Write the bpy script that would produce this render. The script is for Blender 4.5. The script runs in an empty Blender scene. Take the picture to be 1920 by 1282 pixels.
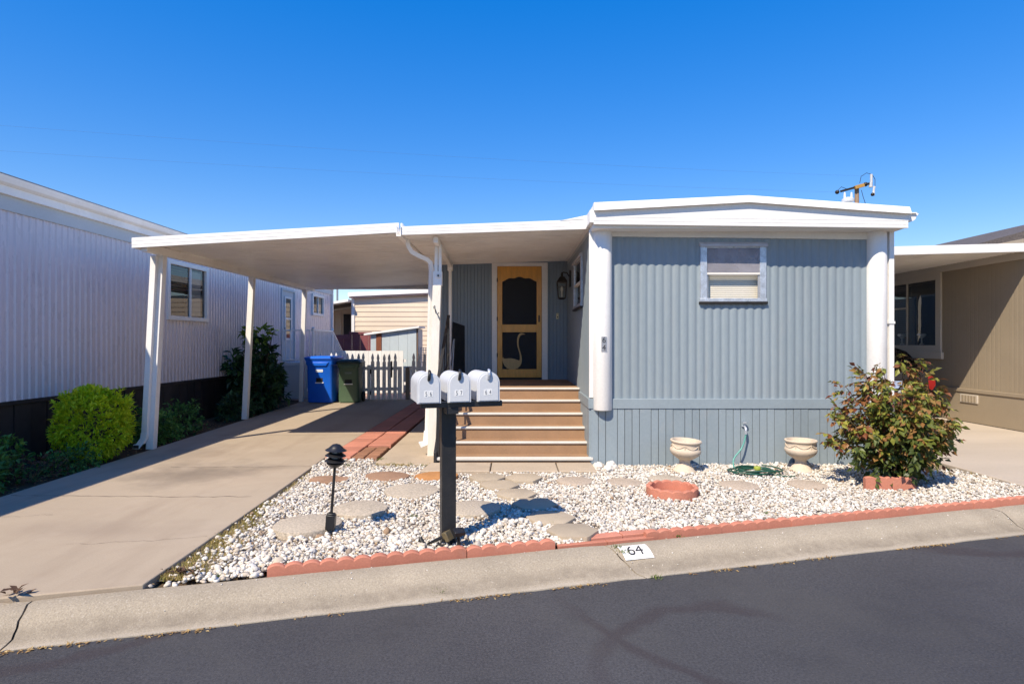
import bpy, bmesh, math, random
import numpy as np
from mathutils import Vector, Matrix, Euler, noise

R = math.radians
scene = bpy.context.scene
COL = scene.collection

# ------------------------------------------------------------------ camera
cam_d = bpy.data.cameras.new('camera')
cam_d.sensor_width = 36.0
cam_d.lens = 21.0
cam_d.clip_start = 0.05
cam_d.clip_end = 3000
cam = bpy.data.objects.new('camera', cam_d)
cam.location = (0, 0, 1.57)
cam.rotation_euler = (R(90), 0, 0)
COL.objects.link(cam)
scene.camera = cam

# ------------------------------------------------------------------ light
SUN_DIR = Vector((-.471, -.732, 1.0)).normalized()       # towards the sun
SUN_EL = math.asin(SUN_DIR.z)
SUN_AZ = math.atan2(SUN_DIR.x, SUN_DIR.y)                # from +Y towards +X
world = bpy.data.worlds.new('World')
scene.world = world
world.use_nodes = True
wn = world.node_tree
wn.nodes.clear()
sky = wn.nodes.new('ShaderNodeTexSky')
sky.sky_type = 'NISHITA'
sky.sun_disc = False
sky.sun_elevation = SUN_EL
sky.sun_rotation = SUN_AZ
sky.altitude = 0
sky.air_density = 1.0
sky.dust_density = 0.0
sky.ozone_density = 3.0
gam = wn.nodes.new('ShaderNodeHueSaturation')
gam.inputs['Saturation'].default_value = 2.15
gam.inputs['Hue'].default_value = 0.52
gam.inputs['Value'].default_value = 2.48
tone = wn.nodes.new('ShaderNodeGamma')
tone.inputs['Gamma'].default_value = 0.52
bg = wn.nodes.new('ShaderNodeBackground')
bg.inputs['Strength'].default_value = 0.12
wo = wn.nodes.new('ShaderNodeOutputWorld')
wn.links.new(sky.outputs[0], tone.inputs['Color'])
wn.links.new(tone.outputs[0], gam.inputs['Color'])
wn.links.new(gam.outputs[0], bg.inputs['Color'])
wn.links.new(bg.outputs[0], wo.inputs['Surface'])

sun_d = bpy.data.lights.new('sun', 'SUN')
sun_d.energy = 4.8
sun_d.angle = R(0.53)
sun_d.color = (1.0, .885, .71)
sun = bpy.data.objects.new('sun', sun_d)
sun.location = (-20, -30, 40)
sun.rotation_euler = (-SUN_DIR).to_track_quat('-Z', 'Y').to_euler()
COL.objects.link(sun)

vs = scene.view_settings
vs.view_transform = 'Standard'
vs.look = 'None'
vs.gamma = 1.0
vs.use_curve_mapping = False
vs.exposure = 0.47
scene.cycles.use_denoising = True
scene.cycles.max_bounces = 10
scene.cycles.diffuse_bounces = 8
scene.cycles.transparent_max_bounces = 16

# ------------------------------------------------------------------ helpers
def loc_of(o):
    v = Vector((0, 0, 0))
    while o is not None:
        v += o.location
        o = o.parent
    return v

def tag(o, label=None, cat=None, group=None, kind=None):
    if label: o['label'] = label
    if cat: o['category'] = cat
    if group: o['group'] = group
    if kind: o['kind'] = kind
    return o

def thing(name, label, cat, loc, rz=0, group=None):
    o = bpy.data.objects.new(name, None)
    o.empty_display_size = .2
    COL.objects.link(o)
    o.location = loc
    o.rotation_euler = (0, 0, rz)
    return tag(o, label, cat, group)

def set_smooth(me, ang=40):
    me.polygons.foreach_set('use_smooth', [True] * len(me.polygons))
    me.set_sharp_from_angle(angle=R(ang))

class Fr:
    """local frame on a wall: u along it, n out of it, z up"""
    def __init__(s, o, u, n):
        s.o = Vector(o); s.u = Vector(u); s.n = Vector(n)
    def p(s, a, b, c):
        q = s.o + s.u * a + s.n * b
        return (q.x, q.y, q.z + c)

class MB:
    def __init__(s):
        s.v = []; s.f = []; s.m = []
    def add(s, vs_, fs, m=0):
        k = len(s.v)
        s.v += [tuple(q) for q in vs_]
        s.f += [tuple(i + k for i in f) for f in fs]
        s.m += [m] * len(fs)
        return s
    def box(s, x0, x1, y0, y1, z0, z1, m=0):
        v = [(x, y, z) for z in (z0, z1) for y in (y0, y1) for x in (x0, x1)]
        return s.add(v, [(0, 2, 3, 1), (4, 5, 7, 6), (0, 1, 5, 4), (2, 6, 7, 3), (0, 4, 6, 2), (1, 3, 7, 5)], m)
    def fbox(s, fr, a0, a1, b0, b1, c0, c1, m=0):
        v = [fr.p(a, b, c) for c in (c0, c1) for b in (b0, b1) for a in (a0, a1)]
        return s.add(v, [(0, 2, 3, 1), (4, 5, 7, 6), (0, 1, 5, 4), (2, 6, 7, 3), (0, 4, 6, 2), (1, 3, 7, 5)], m)
    def obox(s, c, size, rot=None, m=0):
        h = [q / 2 for q in size]
        M_ = rot if rot else Matrix.Identity(3)
        v = [Vector(c) + M_ @ Vector((sx * h[0], sy * h[1], sz * h[2])) for sz in (-1, 1) for sy in (-1, 1) for sx in (-1, 1)]
        return s.add(v, [(0, 2, 3, 1), (4, 5, 7, 6), (0, 1, 5, 4), (2, 6, 7, 3), (0, 4, 6, 2), (1, 3, 7, 5)], m)
    def loft(s, secs, m=0, cap=True, close=True):
        n = len(secs[0]); k = len(s.v)
        fs = []
        for i in range(len(secs) - 1):
            for j in range(n if close else n - 1):
                j2 = (j + 1) % n
                fs.append((i * n + j, i * n + j2, (i + 1) * n + j2, (i + 1) * n + j))
        if cap and close:
            fs.append(tuple(range(n))[::-1])
            fs.append(tuple(range((len(secs) - 1) * n, len(secs) * n)))
        return s.add([q for sec in secs for q in sec], fs, m)
    def bar(s, p0, p1, w, d=None, m=0):
        """square bar from p0 to p1, w along x-ish, d along y-ish"""
        d = d or w
        p0 = Vector(p0); p1 = Vector(p1)
        ax = (p1 - p0).normalized()
        ref = Vector((1, 0, 0)) if abs(ax.x) < .9 else Vector((0, 1, 0))
        b = ax.cross(ref).normalized(); a = b.cross(ax).normalized()
        sec = lambda p: [p + a * (w / 2 * i) + b * (d / 2 * j) for i, j in ((-1, -1), (1, -1), (1, 1), (-1, 1))]
        return s.loft([sec(p0), sec(p1)], m)
    def post(s, p0, p1, w, d=None, m=0):
        d = d or w
        sec = lambda p: [(p[0] + i * w / 2, p[1] + j * d / 2, p[2]) for i, j in ((-1, -1), (1, -1), (1, 1), (-1, 1))]
        return s.loft([sec(p0), sec(p1)], m)
    def tube(s, pts, r, n=8, m=0, cap=True):
        pts = [Vector(p) for p in pts]
        rs = r if isinstance(r, (list, tuple)) else [r] * len(pts)
        secs = []; a = None
        for i, p in enumerate(pts):
            t = (pts[min(i + 1, len(pts) - 1)] - pts[max(i - 1, 0)]).normalized()
            if a is None:
                a = t.orthogonal().normalized()
            else:
                a = (a - t * a.dot(t)).normalized()
            b = t.cross(a)
            secs.append([p + (a * math.cos(2 * math.pi * k / n) + b * math.sin(2 * math.pi * k / n)) * rs[i] for k in range(n)])
        return s.loft(secs, m, cap)
    def lathe(s, prof, c, n=32, m=0, fn=None):
        secs = []
        for r, z in prof:
            sec = []
            for k in range(n):
                a = 2 * math.pi * k / n
                rr, zz = (fn(r, z, a) if fn else (r, z))
                sec.append((c[0] + rr * math.cos(a), c[1] + rr * math.sin(a), c[2] + zz))
            secs.append(sec)
        return s.loft(secs, m, True)
    def prism(s, poly, z0, z1, m=0):
        """poly of (x, y) counter-clockwise, pushed up z0..z1"""
        return s.loft([[(x, y, z0) for x, y in poly], [(x, y, z1) for x, y in poly]], m)
    def fprism(s, fr, poly, b0, b1, m=0):
        return s.loft([[fr.p(a, b, c) for a, c in poly] for b in (b0, b1)], m)
    def ball(s, c, r, n=10, m=0, sc=(1, 1, 1)):
        prof = [(max(1e-4, r * math.sin(math.pi * i / n)), -r * math.cos(math.pi * i / n)) for i in range(n + 1)]
        secs = [[(c[0] + q * sc[0] * math.cos(2 * math.pi * k / 12), c[1] + q * sc[1] * math.sin(2 * math.pi * k / 12), c[2] + z * sc[2]) for k in range(12)] for q, z in prof]
        return s.loft(secs, m)
    def mesh(s, name, mats, off=(0, 0, 0), smooth=None):
        me = bpy.data.meshes.new(name)
        ox, oy, oz = off
        me.from_pydata([(x - ox, y - oy, z - oz) for x, y, z in s.v], [], s.f)
        for mt in (mats if isinstance(mats, (list, tuple)) else [mats]):
            me.materials.append(mt)
        if any(s.m):
            me.polygons.foreach_set('material_index', s.m)
        bm = bmesh.new(); bm.from_mesh(me)
        bmesh.ops.recalc_face_normals(bm, faces=bm.faces)
        bm.to_mesh(me); bm.free()
        if smooth: set_smooth(me, smooth)
        return me
    def build(s, name, mats, parent=None, smooth=None, bevel=None, local=False, org=None, keepn=False):
        """vertices are in world coordinates unless local; org sets the origin of a top-level mesh"""
        off = (0, 0, 0)
        if parent is not None and not local: off = loc_of(parent)
        if org is not None: off = org
        me = s.mesh(name, mats, off, smooth)
        o = bpy.data.objects.new(name, me)
        COL.objects.link(o)
        if parent is not None: o.parent = parent
        elif org is not None: o.location = org
        if bevel:
            bv = o.modifiers.new('bevel', 'BEVEL')
            bv.width = bevel; bv.segments = 2; bv.limit_method = 'ANGLE'; bv.angle_limit = R(40)
            if not smooth: set_smooth(me, 35)
        return o

def text_mb(body, size, fr, b, mat_depth=.002, align='CENTER', squash=1.0):
    """lettering as a mesh: returns MB of it lying on frame fr at offset b, centred on a=0,c=0"""
    cu = bpy.data.curves.new('lettering', 'FONT')
    cu.body = body; cu.size = size; cu.align_x = align; cu.align_y = 'CENTER'; cu.extrude = mat_depth / 2
    o = bpy.data.objects.new('lettering', cu)
    COL.objects.link(o)
    dg = bpy.context.evaluated_depsgraph_get()
    me = bpy.data.meshes.new_from_object(o.evaluated_get(dg))
    mb = MB()
    mb.add([fr.p(v.co.x * squash, b + v.co.z, v.co.y) for v in me.vertices], [tuple(p.vertices) for p in me.polygons])
    bpy.data.objects.remove(o); bpy.data.curves.remove(cu); bpy.data.meshes.remove(me)
    return mb

# ------------------------------------------------------------------ materials
def nd(nt, typ, **kw):
    n = nt.nodes.new(typ)
    for k, v in kw.items(): setattr(n, k, v)
    return n

def maprange(nt, src, a, b, lo=.3, hi=.7):
    n = nd(nt, 'ShaderNodeMapRange')
    n.inputs['From Min'].default_value = lo; n.inputs['From Max'].default_value = hi
    n.inputs['To Min'].default_value = a; n.inputs['To Max'].default_value = b
    nt.links.new(src, n.inputs['Value'])
    return n.outputs[0]

def mathn(nt, op, a, b=None):
    n = nd(nt, 'ShaderNodeMath', operation=op)
    for i, q in enumerate((a, b)):
        if q is None: continue
        if isinstance(q, (int, float)): n.inputs[i].default_value = q
        else: nt.links.new(q, n.inputs[i])
    return n.outputs[0]

def mixc(nt, fac, a, b):
    n = nd(nt, 'ShaderNodeMix', data_type='RGBA')
    for sock, q in ((n.inputs[0], fac), (n.inputs[6], a), (n.inputs[7], b)):
        if isinstance(q, (int, float)): sock.default_value = q
        elif isinstance(q, (tuple, list)): sock.default_value = (*q[:3], 1)
        else: nt.links.new(q, sock)
    return n.outputs[2]

def noise_n(nt, pos, scale, detail=4, rough=.55, dist=0):
    n = nd(nt, 'ShaderNodeTexNoise')
    n.inputs['Scale'].default_value = scale; n.inputs['Detail'].default_value = detail
    n.inputs['Roughness'].default_value = rough; n.inputs['Distortion'].default_value = dist
    nt.links.new(pos, n.inputs['Vector'])
    return n.outputs[0]

def M(name, col, rough=.6, var=.1, vscale=1.5, fine=.06, fscale=60, bump=.1, bscale=150, metal=0, spec=.5,
      dirt=None, rnd=0, island=None, stretch=None, extra=None, coat=0, transl=0):
    """procedural surface: base colour with broad and fine variation, optional dirt (colour, scale, low, high), per-object and per-island shifts"""
    mt = bpy.data.materials.new(name); mt.use_nodes = True
    nt = mt.node_tree; nt.nodes.clear()
    out = nd(nt, 'ShaderNodeOutputMaterial'); pb = nd(nt, 'ShaderNodeBsdfPrincipled')
    geo = nd(nt, 'ShaderNodeNewGeometry'); pos = geo.outputs['Position']
    if stretch:
        mp = nd(nt, 'ShaderNodeMapping'); mp.inputs['Scale'].default_value = stretch
        nt.links.new(pos, mp.inputs['Vector']); pos = mp.outputs[0]
    base = None
    if island:
        rp = nd(nt, 'ShaderNodeValToRGB')
        cr = rp.color_ramp
        while len(cr.elements) < len(island): cr.elements.new(.5)
        for i, (p, c) in enumerate(island):
            cr.elements[i].position = p; cr.elements[i].color = (*c, 1)
        nt.links.new(geo.outputs['Random Per Island'], rp.inputs[0])
        base = rp.outputs[0]
    f = mathn(nt, 'MULTIPLY', maprange(nt, noise_n(nt, pos, vscale), 1 - var, 1 + var),
              maprange(nt, noise_n(nt, pos, fscale, 2), 1 - fine, 1 + fine))
    if rnd:
        oi = nd(nt, 'ShaderNodeObjectInfo')
        f = mathn(nt, 'MULTIPLY', f, maprange(nt, oi.outputs['Random'], 1 - rnd, 1 + rnd, 0, 1))
    sc = nd(nt, 'ShaderNodeVectorMath', operation='SCALE')
    if base is None: sc.inputs[0].default_value = col
    else: nt.links.new(base, sc.inputs[0])
    nt.links.new(f, sc.inputs['Scale'])
    c = sc.outputs[0]
    for dd in (dirt if isinstance(dirt, list) else [dirt] if dirt else []):
        dc, ds, lo, hi, amt = dd
        fac = maprange(nt, noise_n(nt, pos, ds, 6, .62, .4), 0, amt, lo, hi)
        c = mixc(nt, fac, c, dc)
    if extra: c = extra(nt, geo.outputs['Position'], c)
    nt.links.new(c, pb.inputs['Base Color'])
    nt.links.new(maprange(nt, noise_n(nt, pos, 9, 3), max(.02, rough - .07), min(1, rough + .07)), pb.inputs['Roughness'])
    pb.inputs['Metallic'].default_value = metal
    pb.inputs['Specular IOR Level'].default_value = spec
    pb.inputs['Coat Weight'].default_value = coat
    if bump:
        bp = nd(nt, 'ShaderNodeBump')
        bp.inputs['Strength'].default_value = bump; bp.inputs['Distance'].default_value = .01
        nt.links.new(noise_n(nt, pos, bscale, 5, .6), bp.inputs['Height'])
        nt.links.new(bp.outputs[0], pb.inputs['Normal'])
    if transl:
        tr = nd(nt, 'ShaderNodeBsdfTranslucent'); mx = nd(nt, 'ShaderNodeMixShader')
        mx.inputs[0].default_value = transl
        nt.links.new(c, tr.inputs[0]); nt.links.new(pb.outputs[0], mx.inputs[1]); nt.links.new(tr.outputs[0], mx.inputs[2])
        nt.links.new(mx.outputs[0], out.inputs[0])
    else:
        nt.links.new(pb.outputs[0], out.inputs[0])
    return mt

def glass(name, tint=(.9, .92, .92), ior=1.5, rough=.0):
    mt = bpy.data.materials.new(name); mt.use_nodes = True
    nt = mt.node_tree; nt.nodes.clear()
    out = nd(nt, 'ShaderNodeOutputMaterial'); geo = nd(nt, 'ShaderNodeNewGeometry')
    dt = nd(nt, 'ShaderNodeVectorMath', operation='DOT_PRODUCT')          # Schlick reflectance, alike on both faces of the pane
    nt.links.new(geo.outputs['Normal'], dt.inputs[0]); nt.links.new(geo.outputs['Incoming'], dt.inputs[1])
    f0 = ((ior - 1) / (ior + 1)) ** 2
    k5 = mathn(nt, 'POWER', mathn(nt, 'SUBTRACT', 1.0, mathn(nt, 'ABSOLUTE', dt.outputs['Value'])), 5.0)
    fres = mathn(nt, 'ADD', mathn(nt, 'MULTIPLY', k5, 1 - f0), f0)
    tr = nd(nt, 'ShaderNodeBsdfTransparent'); tr.inputs[0].default_value = (*tint, 1)
    gl = nd(nt, 'ShaderNodeBsdfGlossy'); gl.inputs['Roughness'].default_value = rough
    bp = nd(nt, 'ShaderNodeBump'); bp.inputs['Strength'].default_value = .05; bp.inputs['Distance'].default_value = .02
    nt.links.new(noise_n(nt, geo.outputs['Position'], 1.5, 2), bp.inputs['Height'])
    nt.links.new(bp.outputs[0], gl.inputs['Normal'])
    mx = nd(nt, 'ShaderNodeMixShader')
    nt.links.new(fres, mx.inputs[0]); nt.links.new(tr.outputs[0], mx.inputs[1]); nt.links.new(gl.outputs[0], mx.inputs[2])
    nt.links.new(mx.outputs[0], out.inputs[0])
    return mt

def mesh_screen(name, col, see=.35):
    """fine insect screen: dark weave that lets some of what lies behind through"""
    mt = bpy.data.materials.new(name); mt.use_nodes = True
    nt = mt.node_tree; nt.nodes.clear()
    out = nd(nt, 'ShaderNodeOutputMaterial'); pb = nd(nt, 'ShaderNodeBsdfPrincipled')
    geo = nd(nt, 'ShaderNodeNewGeometry')
    nt.links.new(mixc(nt, maprange(nt, noise_n(nt, geo.outputs['Position'], 5), 0, 1), col, tuple(q * 1.5 for q in col)), pb.inputs['Base Color'])
    pb.inputs['Roughness'].default_value = .7
    tr = nd(nt, 'ShaderNodeBsdfTransparent'); mx = nd(nt, 'ShaderNodeMixShader'); mx.inputs[0].default_value = see
    nt.links.new(pb.outputs[0], mx.inputs[1]); nt.links.new(tr.outputs[0], mx.inputs[2]); nt.links.new(mx.outputs[0], out.inputs[0])
    return mt

# road with its worn, brownish curved tyre sweeps
def asphalt_extra(nt, pos, c):
    sep = nd(nt, 'ShaderNodeSeparateXYZ'); nt.links.new(pos, sep.inputs[0])
    w = noise_n(nt, pos, 1.2, 3)
    tot = None
    # (centre x, centre y, radius, half width): arcs left by turning wheels and sealcoat squeegees
    for cx, cy, r, hw, x0, x1 in ((-3.4, 4.9, 1.95, .05, -3.0, -1.55), (1.3, 3.0, .82, .05, .3, 1.75), (3.2, 5.4, 3.25, .035, .25, 1.3), (-1.1, 1.35, 1.2, .04, -2.0, -.9), (3.5, 3.4, 1.5, .06, 3.2, 5.2)):
        dx = mathn(nt, 'SUBTRACT', sep.outputs[0], cx); dy = mathn(nt, 'SUBTRACT', sep.outputs[1], cy)
        d = mathn(nt, 'SQRT', mathn(nt, 'ADD', mathn(nt, 'MULTIPLY', dx, dx), mathn(nt, 'MULTIPLY', dy, dy)))
        d = mathn(nt, 'ADD', d, mathn(nt, 'MULTIPLY', mathn(nt, 'SUBTRACT', w, .5), .6))
        e = mathn(nt, 'ABSOLUTE', mathn(nt, 'SUBTRACT', d, r))
        k = maprange(nt, e, 1, 0, hw * .5, hw * 1.6)
        k = mathn(nt, 'MULTIPLY', k, maprange(nt, sep.outputs[0], 0, 1, x0, x0 + .3))
        k = mathn(nt, 'MULTIPLY', k, maprange(nt, sep.outputs[0], 1, 0, x1 - .3, x1))
        tot = k if tot is None else mathn(nt, 'MAXIMUM', tot, k)
    c = mixc(nt, mathn(nt, 'MULTIPLY', tot, .5), c, (.040, .029, .030))
    # sparse pale grit
    vor = nd(nt, 'ShaderNodeTexVoronoi'); vor.inputs['Scale'].default_value = 26
    nt.links.new(pos, vor.inputs['Vector'])
    g = maprange(nt, vor.outputs['Distance'], 1, 0, .03, .06)
    sel = nd(nt, 'ShaderNodeSeparateColor'); nt.links.new(vor.outputs['Color'], sel.inputs[0])
    g = mathn(nt, 'MULTIPLY', g, mathn(nt, 'GREATER_THAN', sel.outputs[0], .8))
    return mixc(nt, mathn(nt, 'MULTIPLY', g, .6), c, (.35, .34, .32))

def sheet_extra(axis, width, amt):
    """separate metal sheets that have faded a little differently"""
    def fn(nt, pos, c):
        sep = nd(nt, 'ShaderNodeSeparateXYZ'); nt.links.new(pos, sep.inputs[0])
        k = mathn(nt, 'FLOOR', mathn(nt, 'DIVIDE', sep.outputs[axis], width))
        wn_ = nd(nt, 'ShaderNodeTexWhiteNoise', noise_dimensions='1D'); nt.links.new(k, wn_.inputs['W'])
        sc = nd(nt, 'ShaderNodeVectorMath', operation='SCALE'); nt.links.new(c, sc.inputs[0])
        nt.links.new(maprange(nt, wn_.outputs['Value'], 1 - amt, 1 + amt, 0, 1), sc.inputs['Scale'])
        streak = nd(nt, 'ShaderNodeMapping'); streak.inputs['Scale'].default_value = (9, 9, .5); nt.links.new(pos, streak.inputs['Vector'])
        f = maprange(nt, noise_n(nt, streak.outputs[0], 1.0, 5, .65), 0, .35, .58, .8)
        return mixc(nt, f, sc.outputs[0], (.27, .26, .25))
    return fn

def concrete_extra(spots):
    def fn(nt, pos, c):
        sep = nd(nt, 'ShaderNodeSeparateXYZ'); nt.links.new(pos, sep.inputs[0])
        w = noise_n(nt, pos, 2.2, 5, .65)
        for cx, cy, rx, ry, col, amt in spots:
            dx = mathn(nt, 'DIVIDE', mathn(nt, 'SUBTRACT', sep.outputs[0], cx), rx)
            dy = mathn(nt, 'DIVIDE', mathn(nt, 'SUBTRACT', sep.outputs[1], cy), ry)
            d = mathn(nt, 'SQRT', mathn(nt, 'ADD', mathn(nt, 'MULTIPLY', dx, dx), mathn(nt, 'MULTIPLY', dy, dy)))
            d = mathn(nt, 'ADD', d, mathn(nt, 'MULTIPLY', mathn(nt, 'SUBTRACT', w, .5), 1.6))
            c = mixc(nt, maprange(nt, d, amt, 0, .2, 1.1), c, col)
        vor = nd(nt, 'ShaderNodeTexVoronoi'); vor.inputs['Scale'].default_value = 2.6            # old oil drips
        nt.links.new(pos, vor.inputs['Vector'])
        sel = nd(nt, 'ShaderNodeSeparateColor'); nt.links.new(vor.outputs['Color'], sel.inputs[0])
        drip = mathn(nt, 'MULTIPLY', maprange(nt, vor.outputs['Distance'], 1, 0, .02, .07), maprange(nt, sel.outputs[0], 0, .55, .6, 1))
        c = mixc(nt, drip, c, (.13, .10, .08))
        st = nd(nt, 'ShaderNodeMapping'); st.inputs['Scale'].default_value = (2.2, .35, 1); nt.links.new(pos, st.inputs['Vector'])
        track = maprange(nt, noise_n(nt, st.outputs[0], 1.2, 5, .6), 0, .45, .5, .72)               # worn wheel tracks
        c = mixc(nt, track, c, (.27, .205, .15))
        pale = maprange(nt, noise_n(nt, pos, 1.7, 5, .65), 0, .4, .55, .78)
        return mixc(nt, pale, c, (.45, .37, .29))
    return fn

WHITE = M('white_paint', (.80, .78, .75), .45, .04, 2, .03, 40, .05, 90, dirt=((.5, .47, .42), 3, .62, .85, .35))
WHITE_ALU = M('white_aluminium_pan', (.92, .89, .84), .42, .05, 1.2, .02, 30, .03, 60, dirt=((.5, .47, .41), 1.3, .5, .8, .35))
TRIM = M('ivory_trim', (.72, .69, .64), .5, .05, 2, .03, 40, .05, 90)
BLUE_SIDING = M('blue_grey_siding', (.240, .288, .320), .5, .05, .8, .03, 30, .06, 70, dirt=((.34, .34, .33), 1.7, .55, .85, .35), stretch=(1, 1, .35), extra=sheet_extra(0, .84, .035))
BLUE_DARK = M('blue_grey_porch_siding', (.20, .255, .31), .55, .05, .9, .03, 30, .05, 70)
BLUE_SKIRT = M('blue_grey_skirting', (.243, .293, .326), .55, .05, 2, .04, 30, .08, 90, rnd=.06, dirt=((.4, .37, .33), 3, .58, .85, .4))
GREY_SIDING = M('lavender_grey_metal_siding', (.66, .60, .64), .30, .06, .7, .03, 40, .03, 60, spec=.7, stretch=(1, 1, .3), extra=sheet_extra(1, .92, .04))
GREY_TRIM = M('pale_grey_trim', (.52, .55, .57), .5, .04, 1, .03, 30)
BROWN_SKIRT = M('dark_brown_skirting', (.022, .017, .019), .55, .2, 3, .1, 50, .15, 80, rnd=.35, dirt=((.12, .08, .05), 2.2, .6, .8, .35))
TAUPE = M('taupe_siding', (.335, .27, .19), .7, .05, 1.2, .05, 90, .15, 120)
TAUPE_TRIM = M('taupe_trim', (.55, .49, .41), .65, .04, 1, .04, 60)
BEIGE = M('beige_clapboard', (.70, .57, .43), .6, .05, 1, .04, 40, .05, 60, rnd=.04)
MAROON = M('maroon_stain', (.20, .055, .058), .6, .12, 2, .08, 40, .15, 60, rnd=.12)
SHED = M('pale_blue_shed_board', (.46, .52, .55), .6, .06, 2, .04, 40, .08, 60, rnd=.05)
RUST_WOOD = M('rust_brown_wood', (.20, .06, .025), .7, .15, 4, .1, 50, .2, 60, stretch=(6, 6, 1))
FENCE_WOOD = M('grey_white_picket_paint', (.88, .85, .82), .65, .08, 3, .06, 60, .12, 80, rnd=.1, dirt=((.30, .26, .22), 4, .55, .8, .6))
WEATHERED = M('weathered_post_wood', (.28, .22, .17), .8, .2, 5, .12, 60, .3, 60, stretch=(5, 5, 1))
POST_WOOD = M('white_painted_post_wood', (.74, .70, .63), .6, .06, 4, .05, 60, .15, 60, stretch=(6, 6, 1), dirt=((.42, .36, .28), 6, .6, .8, .5))
PINE = M('golden_pine', (.66, .31, .045), .42, .12, 3, .1, 30, .06, 50, stretch=(9, 9, 1.2), coat=.2)
PINE_PALE = M('pale_pine_cutout', (.50, .33, .13), .5, .1, 4, .08, 40, .06, 60, stretch=(9, 9, 1.2))
SCREEN = mesh_screen('door_screen', (.012, .014, .02), .25)
WIN_SCREEN = mesh_screen('window_screen', (.30, .29, .33), .55)
DARKROOM = M('dark_interior', (.02, .02, .022), .9, .1)
BLIND = M('cream_blind', (.88, .78, .66), .6, .04, 3, .03, 60)
GLASS = glass('window_glass')
GLASS_DARK = glass('dark_window_glass', (.6, .62, .61), 2.0)
ALU = M('bare_aluminium', (.50, .53, .58), .34, .2, 14, .15, 80, .15, 60, metal=.45, dirt=((.30, .31, .33), 30, .55, .8, .3))
ALU_DULL = M('dull_aluminium', (.42, .42, .43), .45, .08, 10, .05, 60, .1, 60, metal=.6)
CARPET = M('brown_outdoor_carpet', (.325, .20, .118), .95, .1, 3, .12, 220, .35, 300, spec=.15, dirt=((.32, .21, .135), 4, .55, .8, .4))
NOSING = M('white_vinyl_nosing', (.60, .57, .52), .4, .05, 5, .03, 60)
BLACK_PAINT = M('black_painted_wood', (.018, .018, .02), .45, .2, 4, .1, 60, .15, 80, dirt=((.07, .065, .06), 6, .55, .8, .4))
BLACK_PLASTIC = M('black_plastic', (.014, .014, .016), .38, .2, 6, .1, 80, .05)
MAILBOX = M('pale_grey_mailbox_steel', (.60, .615, .64), .38, .04, 4, .03, 60, .03, 60)
STICKER = M('white_sticker', (.82, .82, .80), .5, .02)
INK = M('black_ink', (.03, .03, .032), .6, .25, 40, .1)
INK_GREY = M('grey_ink', (.20, .20, .21), .6, .1)
HOOD = M('lavender_grey_hood', (.46, .45, .47), .5, .08, 10, .05, 60)
DARK_IRON = M('dark_bronze_metal', (.03, .024, .02), .45, .2, 9, .1, 80, metal=.3)
AMBER = glass('clear_lantern_glass', (.9, .88, .82))
ROOF_WHITE = M('white_roof_coating', (.82, .81, .78), .5, .04, 1.5, .02, 40, .04, 60)
SHINGLE = M('brown_grey_shingle', (.10, .085, .08), .9, .15, 3, .3, 25, .4, 40)
RED_TILE = M('red_roof_tile', (.36, .12, .07), .8, .15, 2, .1, 20)
BIN_BLUE = M('blue_bin_plastic', (.010, .135, .72), .4, .06, 3, .04, 90, .05, 120, dirt=((.05, .12, .35), 5, .55, .8, .3))
BIN_GREEN = M('green_bin_plastic', (.075, .125, .075), .45, .08, 3, .05, 90, .08, 120, dirt=((.10, .13, .08), 5, .5, .8, .4))
BIN_GREEN_LID = M('dark_green_lid_plastic', (.018, .035, .024), .4, .08, 3, .05, 90)
RUBBER = M('black_rubber', (.015, .015, .015), .7, .1)
ASPHALT = M('sealcoated_asphalt', (.060, .058, .061), .62, .20, .45, .28, 70, .35, 110, spec=.35, dirt=[((.075, .071, .068), .8, .48, .72, .6), ((.038, .036, .038), 2.3, .55, .75, .5), ((.11, .105, .10), 120, .62, .70, .45)], extra=asphalt_extra)
def kerb_extra(nt, pos, c):
    sep = nd(nt, 'ShaderNodeSeparateXYZ'); nt.links.new(pos, sep.inputs[0])
    n = mathn(nt, 'ADD', mathn(nt, 'MULTIPLY', sep.outputs[0], -.2625), mathn(nt, 'MULTIPLY', mathn(nt, 'SUBTRACT', sep.outputs[1], 4.43), .965))
    w = mathn(nt, 'MULTIPLY', mathn(nt, 'SUBTRACT', noise_n(nt, pos, 3.5, 4), .5), .10)
    n = mathn(nt, 'ADD', n, w)
    up = mathn(nt, 'MULTIPLY', maprange(nt, n, 0, 1, -.345, -.31), maprange(nt, n, 1, 0, -.25, -.205))     # darker stripe along the lower third of the kerb
    streak = maprange(nt, noise_n(nt, pos, 14, 4), .25, .9)
    c = mixc(nt, mathn(nt, 'MULTIPLY', mathn(nt, 'MULTIPLY', up, streak), .75), c, (.20, .165, .125))
    lip = maprange(nt, n, 1, 0, -.375, -.35)
    c = mixc(nt, mathn(nt, 'MULTIPLY', lip, .35), c, (.50, .44, .36))
    moss = mathn(nt, 'MULTIPLY', maprange(nt, n, 0, 1, -.05, .0), maprange(nt, noise_n(nt, pos, 5, 4), 0, .7, .45, .65))
    return mixc(nt, moss, c, (.22, .17, .10))
CURB = M('aggregate_curb_concrete', (.355, .30, .228), .9, .1, 2.0, .16, 95, .5, 130, spec=.2, dirt=[((.25, .20, .15), 2.1, .55, .8, .45), ((.54, .48, .40), 70, .58, .68, .6), ((.17, .14, .11), 85, .60, .70, .6)], extra=kerb_extra)
CURB_DARK = M('joint_dirt', (.07, .055, .04), .95, .2, 10, .2, 60)
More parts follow.
